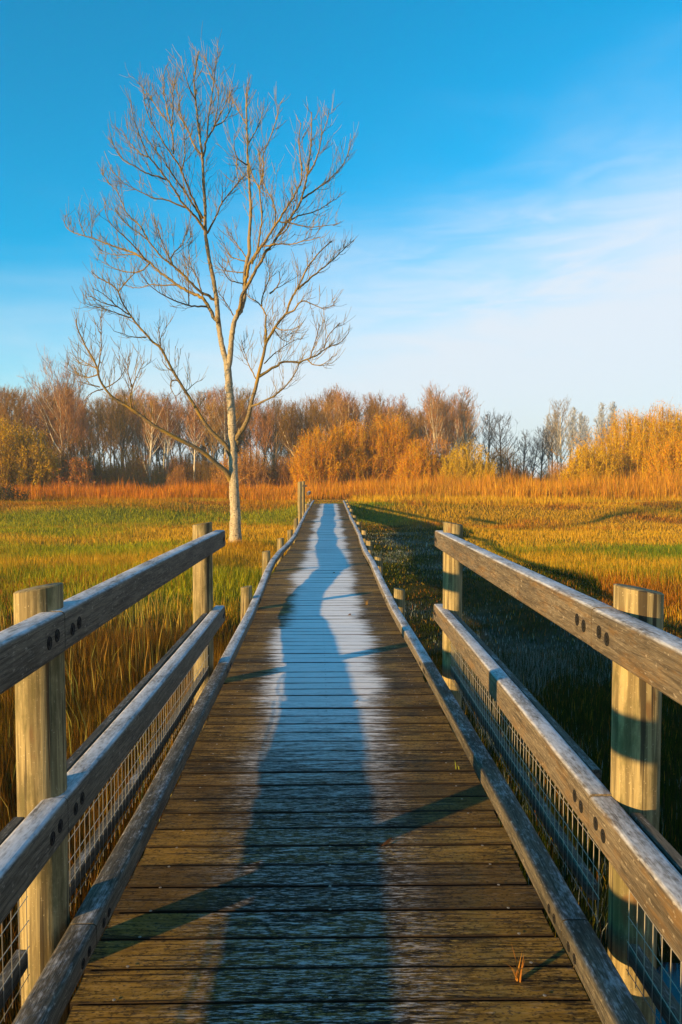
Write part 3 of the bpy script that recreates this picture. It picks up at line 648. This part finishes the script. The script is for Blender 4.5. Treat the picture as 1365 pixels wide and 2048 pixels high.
# twigs: grow from every limb, bending up towards the light
tw = MB(); TWC = np.array([(.19, .14, .045), (.26, .19, .05), (.15, .10, .05), (.32, .23, .05)])
for kind, p3, rad, tt in spawn:
    seg = np.linalg.norm(np.diff(p3, axis=0), axis=1); L = seg.sum(); s = np.concatenate([[0], np.cumsum(seg)])
    first = {'T': .52, 'L': .42, 'C': .18}[kind]
    if kind == 'T' and len(p3) < 75 and p3[:, 2].max() < 6: continue
    pos = first * L
    while pos < L * 1.0:
        q = np.array([np.interp(pos, s, p3[:, k]) for k in range(3)]); t1 = np.array([np.interp(min(L, pos + .1), s, p3[:, k]) - np.interp(max(0, pos - .1), s, p3[:, k]) for k in range(3)])
        t1 /= np.linalg.norm(t1) + 1e-9; side = np.cross(t1, tr_rng.normal(size=3)); side /= np.linalg.norm(side) + 1e-9
        d = t1 * .75 + side * tr_rng.uniform(.45, 1.0) + np.array([0, 0, .35]); d /= np.linalg.norm(d)
        l = tr_rng.uniform(.28, .95) * (1.15 - .9 * pos / L); n = 6; u = np.linspace(0, 1, n)[:, None]
        curve = q + d * l * u + np.array([0, 0, 1]) * l * .32 * u ** 2 + np.cumsum(tr_rng.normal(0, .017, (n, 3)), 0)
        curve[0] = q
        c = TWC[tr_rng.integers(4)]
        tw.tube(curve, np.linspace(.0085, .0045, n), 3, col=c)
        m_ = tr_rng.integers(2, 6)
        for _ in range(m_):
            f = tr_rng.uniform(.2, 1); b = np.array([np.interp(f, u[:, 0], curve[:, k]) for k in range(3)])
            sd_ = np.cross(d, tr_rng.normal(size=3)); sd_ /= np.linalg.norm(sd_); d2 = d * .7 + sd_ * .6 + np.array([0, 0, .35]); d2 /= np.linalg.norm(d2)
            l2 = tr_rng.uniform(.12, .42); u2 = np.linspace(0, 1, 4)[:, None]
            c2 = b + d2 * l2 * u2 + np.array([0, 0, .35]) * l2 * u2 ** 2 + np.cumsum(tr_rng.normal(0, .008, (4, 3)), 0); c2[0] = b
            tw.tube(c2, np.linspace(.0055, .0038, 4), 3, col=TWC[tr_rng.integers(4)])
        pos += tr_rng.uniform(.08, .2)
tag(tw.obj('twigs', M['twig'], tree), kind='stuff')

# ------------------------------------------------------------------ woodland behind the meadow
def unit(a): return a / (np.linalg.norm(a, axis=-1, keepdims=True) + 1e-9)
def gen_tree(seed, H, r, width, first, n1, upr, twigcol, wtw, ntw=1.0, stems=1, lean=0.03):
    """bare tree at the origin -> (trunk builder, crown builder)"""
    g_ = np.random.default_rng(seed); T, C = MB(), MB(); tc_ = np.array(twigcol)
    P, D, Lq = [], [], []
    for s_ in range(stems):
        u = np.linspace(0, 1, 14); off = g_.normal(0, lean, (14, 2)).cumsum(0) * H * .06 + np.outer(u, g_.normal(0, lean * 2.0 * (1 + (stems > 1) * 1.5), 2)) * H
        b0 = g_.normal(0, .25 * (stems > 1), 2); h_ = H * (1 if s_ == 0 else g_.uniform(.75, .97))
        tp = np.stack([b0[0] + off[:, 0], b0[1] + off[:, 1], u * h_ * .90], -1)
        tp[0, 2] = -.3
        tr = r * (1 - u) ** .8 * (1 if stems == 1 else .7) + .012; T.tube(tp, tr, 7)
        for k in range(n1):
            f = first + (1 - first) * (k + g_.random()) / n1 * .97; b = np.array([np.interp(f, u, tp[:, c]) for c in range(3)])
            az = k * 2.4 + g_.normal(0, .5); rel = (f - first) / (1 - first)
            L = width * (.45 + .75 * math.sin(math.pi * min(1, .25 + rel * .8))) * g_.uniform(.7, 1.15) * (1 - .3 * rel)
            el = upr + g_.normal(0, .12); d = np.array([math.cos(az) * math.cos(el), math.sin(az) * math.cos(el), math.sin(el)])
            v = np.linspace(0, 1, 7)[:, None]; q = b + d * L * v + np.array([0, 0, .28 * L]) * v ** 2 + np.vstack([np.zeros(3), g_.normal(0, .035 * L, (6, 3)).cumsum(0) * .5])
            rb = max(.014, float(np.interp(f, u, tr)) * .5); (T if rb > .03 else C).tube(q, np.linspace(rb, .010, 7), 4, col=None if rb > .03 else tc_[g_.integers(len(tc_))])
            m_ = int(5 + L * 3.2 * ntw); ff = g_.uniform(.2, 1, m_); pp = np.stack([np.interp(ff, v[:, 0], q[:, c]) for c in range(3)], -1)
            dd = unit(unit(d)[None] * .7 + unit(g_.normal(size=(m_, 3))) * .8 + np.array([0, 0, .35])); ll = g_.uniform(.35, 1.0, m_) * (.35 + .25 * L)
            P.append(pp); D.append(dd); Lq.append(ll)
        m_ = int(26 * ntw); ff = g_.uniform(.6, 1, m_); pp = np.stack([np.interp(ff, u, tp[:, c]) for c in range(3)], -1)
        P.append(pp); D.append(unit(g_.normal(size=(m_, 3)) * np.array([1, 1, .3]) + np.array([0, 0, .8]))); Lq.append(g_.uniform(.3, .9, m_))
    P, D, Lq = np.vstack(P), np.vstack(D), np.concatenate(Lq)
    m, e = C.ribbons(P, D, Lq, wtw * 1.5, .25, tc_[g_.integers(len(tc_), size=len(P))], g_)
    for lev in range(2):
        k = 3 if lev == 0 else 2; idx = np.repeat(np.arange(len(P)), k); f = g_.uniform(.25, 1, len(idx))[:, None]
        P2 = P[idx] * (1 - f) + e[idx] * f; D2 = unit(D[idx] * .8 + unit(g_.normal(size=(len(idx), 3))) * .75 + np.array([0, 0, .3])); L2 = Lq[idx] * g_.uniform(.35, .7, len(idx))
        m, e2 = C.ribbons(P2, D2, L2, wtw * (1 if lev == 0 else .75), .22, tc_[g_.integers(len(tc_), size=len(P2))], g_)
        P, D, Lq, e = P2, D2, L2, e2
    return T, C
def gen_shrub(seed, H, W, nst, cols, leafcols, nleaf, wst=.03, leaf=.07, flat=.9):
    """dense many-stemmed bush: thin stems fanning out of a wide stool, buds and leaves along them"""
    g_ = np.random.default_rng(seed); S, Fo = MB(), MB(); cols = np.array(cols); lc = np.array(leafcols)
    az = g_.uniform(0, 2 * math.pi, nst); rr = np.sqrt(g_.random(nst)); 
    base = np.stack([np.cos(az) * rr * W * .42, np.sin(az) * rr * W * .42, np.full(nst, -.1)], -1)
    bump = 1 + .10 * np.sin(az * 3 + seed) + .06 * np.sin(az * 7 + seed * 2)
    top = base.copy(); out_ = rr * W * (.50 + .06 * g_.normal(size=nst)) * bump
    top[:, 0] = np.cos(az + g_.normal(0, .25, nst)) * out_; top[:, 1] = np.sin(az + g_.normal(0, .25, nst)) * out_
    top[:, 2] = H * np.sqrt(np.maximum(.03, 1 - flat * rr ** 2)) * np.where(g_.random(nst) < .7, g_.uniform(.88, 1.0, nst), g_.uniform(.5, .9, nst)) * (1 + .08 * np.sin(base[:, 0] * 1.7 + seed) * np.sin(base[:, 1] * 1.9))
    mid = base * .45 + top * .55 + g_.normal(0, .12, (nst, 3)); mid[:, 2] += .12 * H
    pts = []
    for k in range(nst):
        v = np.linspace(0, 1, 6)[:, None]; q = (1 - v) ** 2 * base[k] + 2 * v * (1 - v) * mid[k] + v ** 2 * top[k] + np.vstack([np.zeros(3), g_.normal(0, .05, (5, 3))])
        S.tube(q, np.linspace(wst, wst * .35, 6), 3, col=cols[g_.integers(len(cols))]); pts.append(q)
    pts = np.array(pts); nt_ = nst * 22; ki = g_.integers(nst, size=nt_); f = g_.uniform(.15, 1, nt_) * 5; a = np.minimum(4, f.astype(int)); fr = (f - a)[:, None]
    P = pts[ki, a] * (1 - fr) + pts[ki, a + 1] * fr; ax = unit(pts[ki, a + 1] - pts[ki, a]); D = unit(ax * .6 + unit(g_.normal(size=(nt_, 3))) * .8 + np.array([0, 0, .3])); L = g_.uniform(.25, .75, nt_) * H / 6.5
    m, e = S.ribbons(P, D, L, wst * .55, .12, cols[g_.integers(len(cols), size=nt_)], g_)
    if nleaf:
        ki = g_.integers(nt_, size=nleaf); f = g_.random((nleaf, 1)); P2 = P[ki] * (1 - f) + e[ki] * f + g_.normal(0, .08, (nleaf, 3))
        n_ = unit(g_.normal(size=(nleaf, 3))); s1 = unit(np.cross(n_, g_.normal(size=(nleaf, 3)))); s2 = np.cross(n_, s1); sz = leaf * g_.uniform(.5, 1.3, (nleaf, 1))
        v = np.stack([P2 - s1 * sz, P2 + s2 * sz * .45, P2 + s1 * sz, P2 - s2 * sz * .45], 1).reshape(-1, 3)
        Fo.add(v, np.arange(nleaf * 4).reshape(-1, 4), None, np.repeat(lc[g_.integers(len(lc), size=nleaf)], 4, 0))
    return S, Fo
def plant(name, label, cat, px, Y, builders, group=None, rz=0, color=(1, 1, 1, 1), z=None, scale=1.0):
    x = float(at(px, 955, Y)[0]); loc = (x, Y, float(terrain(x, Y)) if z is None else z)
    t_ = thing(name, label, cat, loc, group); t_.rotation_euler = (0, 0, rz); t_.scale = (scale,) * 3 if not isinstance(scale, tuple) else scale
    for nm, mb, mt in builders:
        if mb.n == 0: continue
        o = bpy.data.objects.new(nm, mb.mesh(nm, mt, smooth=nm in ('trunk',))); COL.objects.link(o); o.parent = t_; o.color = color
    return t_
def again(src, px, Y, **k):
    x = float(at(px, 955, Y)[0]); return copy_thing(src, (x, Y, float(terrain(x, Y))), **k)
RED = [(.39, .19, .07), (.31, .155, .065), (.45, .245, .08)]; BRN = [(.34, .19, .045), (.40, .235, .055), (.26, .15, .045)]
GLD = [(.50, .31, .05), (.42, .26, .045), (.38, .23, .04)]; GRY = [(.075, .07, .065), (.06, .055, .05), (.09, .08, .07)]; PAL = [(.30, .24, .16), (.25, .2, .14)]

wr = np.random.default_rng(5)
# pale birch that stands out on the left, then its kind deeper in the wood
birch = plant('birch_tree', 'pale multi-limbed birch standing out left in front of the wood', 'tree', 115, 66,
              [('trunk', *[None] * 0, ) for _ in ()] or [], None)
bT, bC = gen_tree(101, 11.2, .17, 4.6, .30, 20, .95, RED + [(.26, .2, .13)], .020, 1.3)
for nm, mb, mt in (('trunk', bT, M['birch']), ('crown', bC, M['twig'])):
    o = bpy.data.objects.new(nm, mb.mesh(nm, mt, smooth=nm in ('trunk',))); COL.objects.link(o); o.parent = birch
protos = []
for k, (H, r_, wd, fi, n1, up, tc_, mt, st) in enumerate([
    (11.5, .13, 2.2, .38, 26, 1.02, RED, 'birch', 1), (10.6, .09, 1.9, .40, 24, 1.05, RED, 'brown', 2), (11.0, .10, 2.4, .35, 26, .95, BRN, 'brown', 1),
    (9.6, .12, 2.2, .30, 26, .98, BRN + RED, 'birch', 2), (10.2, .11, 2.8, .25, 28, .88, GLD + BRN, 'brown', 1), (9.0, .08, 2.0, .3, 24, 1.0, RED + BRN, 'brown', 3)]):
    T_, C_ = gen_tree(200 + k, H, r_, wd, fi, n1, up, tc_, .019, 1.1, st)
    protos.append(((T_, C_, M[mt])))
WOOD = 'bare trees of the hazy wood behind the reeds'; WLAB = 'slender leafless tree in the brown wood behind the reeds'
srcs = []
spots = []
for row, (Y0, n, lo, hi) in enumerate(((68, 24, -110, 905), (76, 32, -260, 930), (86, 34, -330, 950), (98, 32, -380, 960))):
    for k in range(n):
        spots.append((lo + (hi - lo) * (k + wr.uniform(.1, .9)) / n, Y0 + wr.uniform(-4, 4)))
def wood_top(px):      # height the skyline of the wood reaches, photo px above the horizon
    return np.interp(px, [-60, 0, 60, 110, 170, 240, 330, 400, 500, 560, 640, 690, 760, 830, 880, 950, 985], [205, 200, 190, 208, 190, 195, 185, 195, 195, 165, 175, 198, 190, 170, 182, 178, 150])
for n, (px, Y_) in enumerate(spots):
    k = int(wr.integers(6)) if n >= 24 else int(wr.choice([0, 0, 3, 1, 2])); H0 = (11.5, 10.6, 11.0, 9.6, 10.2, 9.0)[k]
    z = 1.5 + wood_top(px) * wr.uniform(.80, 1.0) * Y_ / F; s_ = (z - .12) / H0; s_ = min(s_, 1.35); rz = wr.uniform(0, 6.28); v = wr.uniform(.5, 1.15); col = (v, v * wr.uniform(.9, 1.05), v * wr.uniform(.8, 1.1), 1)
    if len(srcs) < 6 and all(s[0] != k for s in srcs):
        T_, C_, mt = protos[k]; srcs.append((k, plant('bare_tree', WLAB, 'tree', px, Y_, [('trunk', T_, mt), ('crown', C_, M['twig'])], WOOD, rz, col, scale=s_)))
    else:
        cand = [s for s in srcs if s[0] == k] or srcs
        again(cand[0][1], px, Y_, rz=rz, scale=s_, label=WLAB, group=WOOD, color=col)
# the three reddish birches right of the centre
rb = None
for px, Y_, H_, lab in ((880, 64, 9.4, 'red-topped birch with a leaning pale trunk, leftmost of the clump right of the wood'), (910, 66, 9.2, 'red-topped birch between two others at the right end of the wood'), (943, 67, 9.5, 'rightmost red-topped birch at the end of the wood')):
    T_, C_ = gen_tree(int(px), H_, .10, 2.0, .34, 22, 1.08, RED + PAL, .019, 1.2, 2 if px == 910 else 1, .05)
    plant('birch_tree', lab, 'tree', px, Y_, [('trunk', T_, M['birch']), ('crown', C_, M['twig'])], 'red-topped birches')
# dark trees further back on the right
DG = 'dark bare trees in the gap right of the wood'
for px, Y_, H_, w_, lab in ((1005, 82, 8.7, 2.4, 'dark leafless tree at the right edge of the wood'), (978, 84, 8.8, 2.4, 'dark leafless tree beside the red-topped birches'), (1045, 92, 7.4, 1.5, 'small dark pointed tree in the misty gap'), (1082, 94, 8.2, 1.7, 'dark spiky tree in the middle of the misty gap'), (1105, 90, 8.6, 1.9, 'thin dark tree with short side limbs near the golden willow'), (1062, 104, 7.0, 2.0, 'low dark tree far back in the misty gap')):
    T_, C_ = gen_tree(int(px) + 7, H_, .12, w_, .18, 24, .75, GRY, .022, .8)
    plant('bare_tree', lab, 'tree', px, Y_, [('trunk', T_, M['grey']), ('crown', C_, M['twig'])], DG)
# far-right poplars, mist painted into their pale blue-grey twig colour
FG = 'misty grey poplars far beyond the golden willow'; FL = 'tall poplar with twigs coloured mist-grey behind the golden willow'
T_, C_ = gen_tree(77, 24.3, .24, 3.5, .3, 40, 1.12, [(.42, .43, .46), (.36, .37, .40)], .10, 1.0); pop = None
for k, px in enumerate((1098, 1118, 1137, 1158, 1178, 1197, 1216, 1238, 1258, 1280)):
    Y_ = 218 + 10 * math.sin(k * 2.1); s_ = .93 + .08 * math.sin(k * 1.3) + (.04 if 1150 < px < 1230 else -.04)
    if pop is None: pop = plant('poplar_tree', FL, 'tree', px, Y_, [('trunk', T_, M['grey']), ('crown', C_, M['twig'])], FG, scale=s_)
    else: again(pop, px, Y_, rz=k * 1.9, scale=s_, label=FL, group=FG)
T_, C_ = gen_tree(79, 11.0, .12, 2.6, .25, 24, .9, PAL, .022, .9)
plant('birch_tree', 'single pale-trunked birch just left of the golden willow', 'tree', 1124, 88, [('trunk', T_, M['birch']), ('crown', C_, M['twig'])])

# willows and bushes
LG = [(.58, .34, .005), (.50, .28, .005), (.42, .24, .005), (.62, .42, .01)]; LO = [(.58, .23, .004), (.50, .18, .004), (.62, .31, .006)]
STG = [(.42, .27, .03), (.34, .21, .03), (.26, .15, .025)]; STB = [(.32, .19, .06), (.24, .14, .05), (.38, .24, .07)]
for px, Y_, H_, W_, lab, lf, ns, nl in ((1312, 62, 7.2, 12.6, 'large domed golden willow thicket at the right side', LG + LO, 950, 105000), (1425, 66, 8.6, 9.0, 'golden willow bush rising behind the thicket, cut by the right edge', LG, 480, 36000), (1178, 57.5, 4.0, 4.2, 'low golden willow bush at the left foot of the large thicket', LG, 260, 18000), (1365, 55, 4.6, 5.0, 'orange-tinted willow bush in front of the large thicket at the right edge', LO, 320, 24000)):
    S_, F_ = gen_shrub(int(px), H_, W_, ns, STG + LG, lf, nl, leaf=.055); plant('willow_bush', lab, 'bush', px, Y_, [('stems', S_, M['twig']), ('foliage', F_, M['twig'])], 'golden willows at the right')
for px, Y_, H_, W_, lab, ns, nl in ((636, 61, 5.6, 4.6, 'rounded orange willow bush just right of the tall post pair', 300, 14000), (700, 63, 6.3, 5.6, 'broad orange willow bush straight behind the end of the boardwalk', 400, 20000), (775, 64, 7.0, 5.4, 'tallest orange willow bush, right of the boardwalk end', 400, 20000), (836, 61, 4.6, 4.0, 'smaller brown-orange willow bush beside the red-topped birches', 260, 9000)):
    S_, F_ = gen_shrub(int(px), H_, W_, ns, LO + LO + STG, LO + LO + LG, nl * 2, leaf=.052); plant('willow_bush', lab, 'bush', px, Y_, [('stems', S_, M['twig']), ('foliage', F_, M['twig'])], 'orange willows behind the boardwalk')
S_, F_ = gen_shrub(934, 4.3, 5.0, 230, [(.50, .34, .02), (.42, .27, .02), (.34, .2, .02)], [(.60, .40, .01), (.50, .32, .01)], 12000, leaf=.055)
plant('willow_bush', 'yellow-green willow bush with arching limbs under the red-topped birches', 'bush', 934, 60, [('stems', S_, M['twig']), ('foliage', F_, M['twig'])])
S_, F_ = gen_shrub(155, 3.1, 3.4, 160, STB, [(.46, .15, .02), (.40, .12, .02), (.5, .2, .03)], 4600)
plant('leafy_bush', 'small bright orange bush in front of the pale birch', 'bush', 157, 60, [('stems', S_, M['twig']), ('foliage', F_, M['twig'])])
for px, Y_, H_, W_, lab in ((10, 59, 6.2, 5.0, 'tawny gold bush at the left edge of the photo'), (62, 59.5, 5.4, 4.0, 'tawny gold bush left of the pale birch')):
    S_, F_ = gen_shrub(int(px) + 3, H_, W_, 200, STG + LG, [(.46, .26, .008), (.38, .21, .008), (.50, .32, .01)], 14000, leaf=.08); plant('leafy_bush', lab, 'bush', px, Y_, [('stems', S_, M['twig']), ('foliage', F_, M['twig'])], 'tawny gold bushes at the left')
# brown undergrowth at the foot of the wood
UG = 'brown undergrowth bushes at the foot of the wood'; UL = 'brown leafless undergrowth bush at the foot of the wood'
us = []
for k, (H_, W_) in enumerate(((3.4, 4.2), (4.2, 4.0), (5.0, 4.4))):
    S_, F_ = gen_shrub(300 + k, H_, W_, 170, STB, [(.40, .22, .03), (.46, .29, .03), (.30, .16, .03)], 5200, .024, leaf=.055); us.append((S_, F_))
made = [None] * 3
for n, px in enumerate(np.concatenate([np.linspace(-240, 600, 33), np.linspace(850, 1160, 13), np.linspace(-240, 900, 28), np.linspace(-250, 930, 34)])):
    k = int(wr.integers(3)); Y_ = 65 + wr.uniform(-2.5, 3) if n < 46 else (74 if n < 74 else 86) + wr.uniform(-3, 6); v = wr.uniform(.5, 1.35); col = (v * wr.uniform(.95, 1.25), v, v * .95, 1); px = px + wr.uniform(-8, 8)
    if made[k] is None: made[k] = plant('undergrowth_bush', UL, 'bush', px, Y_, [('stems', us[k][0], M['twig']), ('foliage', us[k][1], M['twig'])], UG, 0, col)
    else: again(made[k], px, Y_, rz=wr.uniform(0, 6.28), scale=wr.uniform(.55, 1.05) * (.8 if px > 960 else 1), label=UL, group=UG, color=col)
S_, F_ = gen_shrub(8, 1.1, 3.0, 160, [(.07, .06, .03)], [(.06, .055, .02), (.09, .07, .025)], 2500, .012, .05)
plant('low_bush', 'low dark bramble bush on the bank at the left edge of the photo', 'bush', 0, 42, [('stems', S_, M['twig']), ('foliage', F_, M['twig'])])

# ------------------------------------------------------------------ grass, rushes and reeds
def blades(name, x, y, h, wd, col, lean, zoff=0):
    n = len(x); z = terrain(x, y) + zoff - .03; th = rng.uniform(0, 2 * math.pi, n); la = rng.uniform(0, 2 * math.pi, n); lm = np.abs(rng.normal(0, lean, n)) * h
    s = np.stack([np.cos(th), np.sin(th), th * 0], -1) * (wd / 2)[:, None]; b = np.stack([x, y, z], -1); ld = np.stack([np.cos(la), np.sin(la), la * 0], -1) * lm[:, None]
    up = np.zeros((n, 3)); up[:, 2] = h; m = b + up * .55 + ld * .35; t = b + up + ld; t[:, 2] -= lm * .3
    v = np.stack([b - s, b + s, m - s * .8, m + s * .8, t], 1).reshape(-1, 3); o = np.arange(n)[:, None] * 5
    mb = MB(); mb.add(v, o + np.array([0, 1, 3, 2]), o + np.array([2, 3, 4]), np.repeat(col, 5, 0))
    return mb.obj(name, M['blade'])
def scatter(n, y0, y1, mx):
    y = rng.uniform(y0 ** 2, y1 ** 2, n) ** .5; half = .47 * y + mx; x = rng.uniform(-1, 1, n) * half
    ok = ~((np.abs(x - deck_dx(y)) < .80) & (y < DECK_END + .3)) & ~((((x - 1.85) / 1.15) ** 2 + ((y - 2.1) / 1.6) ** 2) < .8)
    ok &= np.hypot(x + 2.8, y - 22.2) > .2
    return x[ok], y[ok]
x, y = scatter(290000, .8, 9, 1.8); dens = fbm(x, y, .8, 31)
h = (.16 + .36 * dens) * rng.uniform(.55, 1.25, len(x)) * (1 - .55 * sm(x, .8, .9) * (1 - sm(x, 4.2, 5.6))); wd = rng.uniform(.0022, .0052, len(x))
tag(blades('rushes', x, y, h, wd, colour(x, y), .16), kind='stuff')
x, y = scatter(170000, 9, 22, 3); dens = fbm(x, y, .5, 32)
h = (.10 + .30 * dens) * rng.uniform(.55, 1.25, len(x)) * (1 - .6 * sm(x, .8, .9) * (1 - sm(x, 4.2, 5.6))); wd = rng.uniform(.006, .011, len(x))
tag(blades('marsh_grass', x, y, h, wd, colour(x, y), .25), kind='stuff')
x, y = scatter(190000, 22, 45, 4); dens = fbm(x, y, .4, 33)
h = (.07 + .24 * dens) * rng.uniform(.55, 1.25, len(x)) * np.where(y > 38, .8, 1); wd = rng.uniform(.009, .019, len(x))
h = h * np.where((np.abs(x) < 1.0) & (y > 36), .35, 1)
h = h * (1 - .5 * sm(x, .8, .9) * (1 - sm(x, 4.0, 5.0)) * (1 - sm(y, 30, 35)))
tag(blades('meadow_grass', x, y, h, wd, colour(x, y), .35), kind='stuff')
a = rng.uniform(0, 6.28, 2600); r_ = .2 + np.abs(rng.normal(0, .75, 2600)); x = -2.8 + r_ * np.cos(a); y = 22.2 + r_ * np.sin(a)
tag(blades('dry_tussock', x, y, rng.uniform(.06, .26, 2600), rng.uniform(.008, .016, 2600), np.array([(.55, .26, .02), (.48, .20, .015), (.58, .34, .03)])[rng.integers(3, size=2600)], .5), kind='stuff')
# tufts of thicker straw-coloured stalks close to the deck
x, y = scatter(5000, 1, 12, 1.5); k = (fbm(x, y, .9, 41) > .52) & ((x < 0) | (x > 4.8)); x, y = x[k], y[k]
tag(blades('rush_stalks', x, y, rng.uniform(.4, .75, len(x)), rng.uniform(.006, .011, len(x)), (np.array([(.40, .30, .06), (.30, .28, .05), (.36, .2, .04)])[rng.integers(3, size=len(x))]), .2), kind='stuff')
n = 80000; y = rng.uniform(44.2, 62, n); x = rng.uniform(-1, 1, n) * (.47 * y + 6); e = y - (1.0 * np.sin(x * .3) + .7 * np.sin(x * .8 + 1)) - 2.6 * fbm(x, y * 0, .5, 61); k = e > 43.6 + rng.exponential(1.0, n); x, y = x[k], y[k]
h = (.82 + .18 * sm(x, -6, 8)) * rng.uniform(.5, 1.15, len(x)) * (.75 + .5 * fbm(x, y, .35, 51)) * np.interp(y, [44, 50, 62], [.75, 1.0, 1.15]) * np.where(rng.random(len(x)) < .12, 1.35, 1) * (.7 + .6 * vnoise(x, y, 1.1, 77)) * (.62 + .8 * vnoise(x, y, .22, 78)) * (1 + .3 * sm(x, 6, 16)); pal = np.array([(.60, .29, .018), (.54, .23, .015), (.64, .36, .03), (.46, .18, .015)])
mixl = np.clip((x + 12) / 20, 0, 1)[:, None]; c = pal[rng.integers(4, size=len(x))] * rng.uniform(.7, 1.2, (len(x), 1)); c = c * (np.array([.92, .68, .6]) * (1 - mixl) + np.array([1, 1, 1]) * mixl)
tag(blades('reeds', x, y, h, rng.uniform(.016, .034, len(x)), c, .22), kind='stuff')

n = 26000; y = rng.uniform(37.5, 47, n); x = rng.uniform(-24, 30, n); k = (np.abs(x) > 1.3) & (fbm(x, y, .35, 91) + .10 * sm(x, -2, 6) + rng.normal(0, .06, n) > .52); x, y = x[k], y[k]
c = np.array([(.58, .33, .015), (.52, .26, .012), (.62, .40, .03)])[rng.integers(3, size=len(x))] * rng.uniform(.7, 1.15, (len(x), 1)) * np.where((x < -1)[:, None], np.array([.75, .62, .6]), 1)
tag(blades('bank_grass', x, y, rng.uniform(.15, .5, len(x)), rng.uniform(.012, .022, len(x)), c, .35), kind='stuff')

# small things on the deck
def tuft(px, Y_, n, hh, cols, label):
    p = at(px, 955, Y_); x0 = float(p[0]); z0 = float(deck_dz(Y_)) + .001; t_ = MB(); g_ = np.random.default_rng(int(px))
    for _ in range(n):
        a_ = g_.uniform(0, 6.28); b = np.array([x0 + g_.normal(0, .006), Y_ + g_.normal(0, .006), z0]); l = hh * g_.uniform(.5, 1.1); d = np.array([math.cos(a_) * .45, math.sin(a_) * .3, 1.0])
        sd_ = np.array([math.cos(a_ + 1.5), math.sin(a_ + 1.5), 0]) * .0022; m_ = b + d * l * .5; e = b + d * l + np.array([math.cos(a_), math.sin(a_), -.3]) * l * .25
        t_.add([b - sd_, b + sd_, m_ - sd_ * .8, m_ + sd_ * .8, e], [[0, 1, 3, 2]], [[2, 3, 4]], cols[g_.integers(len(cols))])
    tag(t_.obj('grass_tuft', M['blade'], loc=(x0, Y_, z0)), label, 'grass tuft')
tuft(1052, 2.16, 9, .09, [(.42, .20, .03), (.36, .15, .03)], 'withered orange grass tuft growing between the nearest planks')
tuft(918, 3.78, 4, .06, [(.30, .32, .04), (.24, .28, .04)], 'yellow-green sprout growing between planks near the right kerb')
tuft(733, 8.6, 8, .10, [(.42, .25, .05), (.35, .18, .04)], 'dry brown grass tuft on the frosty deck halfway along')
lf = np.random.default_rng(9)
for k, (px, py, ln, lab) in enumerate(((668, 1148, .06, 'small dark dead leaf on the blue frost stripe'), (902, 1410, .05, 'pinkish leaf stalk lying on the deck near the right kerb'), (714, 1410, .04, 'short pale twig lying at the right rim of the frost'), (700, 1232, .05, 'little rusty leaf on the white frost'), (775, 1706, .09, 'thin dry straw lying across two planks in the rail shadow'))):
    Y_ = 1.5 * F / (py - 955) ; Y_ = (1.5 - float(deck_dz(Y_))) * F / (py - 955); x0 = float(at(px, 955, Y_)[0]); z0 = float(deck_dz(Y_)) + .007; a_ = lf.uniform(.2, 1.2); u = np.array([math.cos(a_), math.sin(a_), 0]); v_ = np.array([-u[1], u[0], 0]); mb = MB()
    wl = ln * (.25 if 'leaf on' in lab or 'dead leaf' in lab else .05); s_ = np.linspace(-1, 1, 7); wv = wl * (1 - s_ ** 2) + .0012
    c0 = np.array([x0, Y_, z0]); top = [c0 + u * ln / 2 * a + v_ * b + np.array([0, 0, .004 + .004 * math.sin(a * 2)]) for a, b in zip(s_, wv)]; bot = [c0 + u * ln / 2 * a - v_ * b + np.array([0, 0, .006 * a * a]) for a, b in zip(s_, wv)]
    mb.add(top + bot, [[t, t + 1, 8 + t, 7 + t] for t in range(6)], None, (.16, .07, .03) if k != 2 else (.4, .3, .2)); tag(mb.obj('fallen_leaf' if 'leaf' in lab and 'stalk' not in lab else 'dry_twig', M['blade'], loc=tuple(c0)), lab, 'leaf' if 'leaf' in lab and 'stalk' not in lab else 'twig')

# ------------------------------------------------------------------ morning haze
hz = MB(); a, b, c, d, e, f = -320, 320, -40, 330, -2.2, 27
hz.add([(a, c, e), (b, c, e), (b, d, e), (a, d, e), (a, c, f), (b, c, f), (b, d, f), (a, d, f)], [[0, 3, 2, 1], [4, 5, 6, 7], [0, 1, 5, 4], [1, 2, 6, 5], [2, 3, 7, 6], [3, 0, 4, 7]])
m = NT('haze_air'); v = m.n('ShaderNodeVolumePrincipled'); v.inputs['Color'].default_value = (.55, .76, 1, 1); v.inputs['Density'].default_value = .0007; v.inputs['Anisotropy'].default_value = 0.0
m.l(v.outputs[0], m.out.inputs['Volume'])
tag(hz.obj('haze', m.m), kind='stuff')
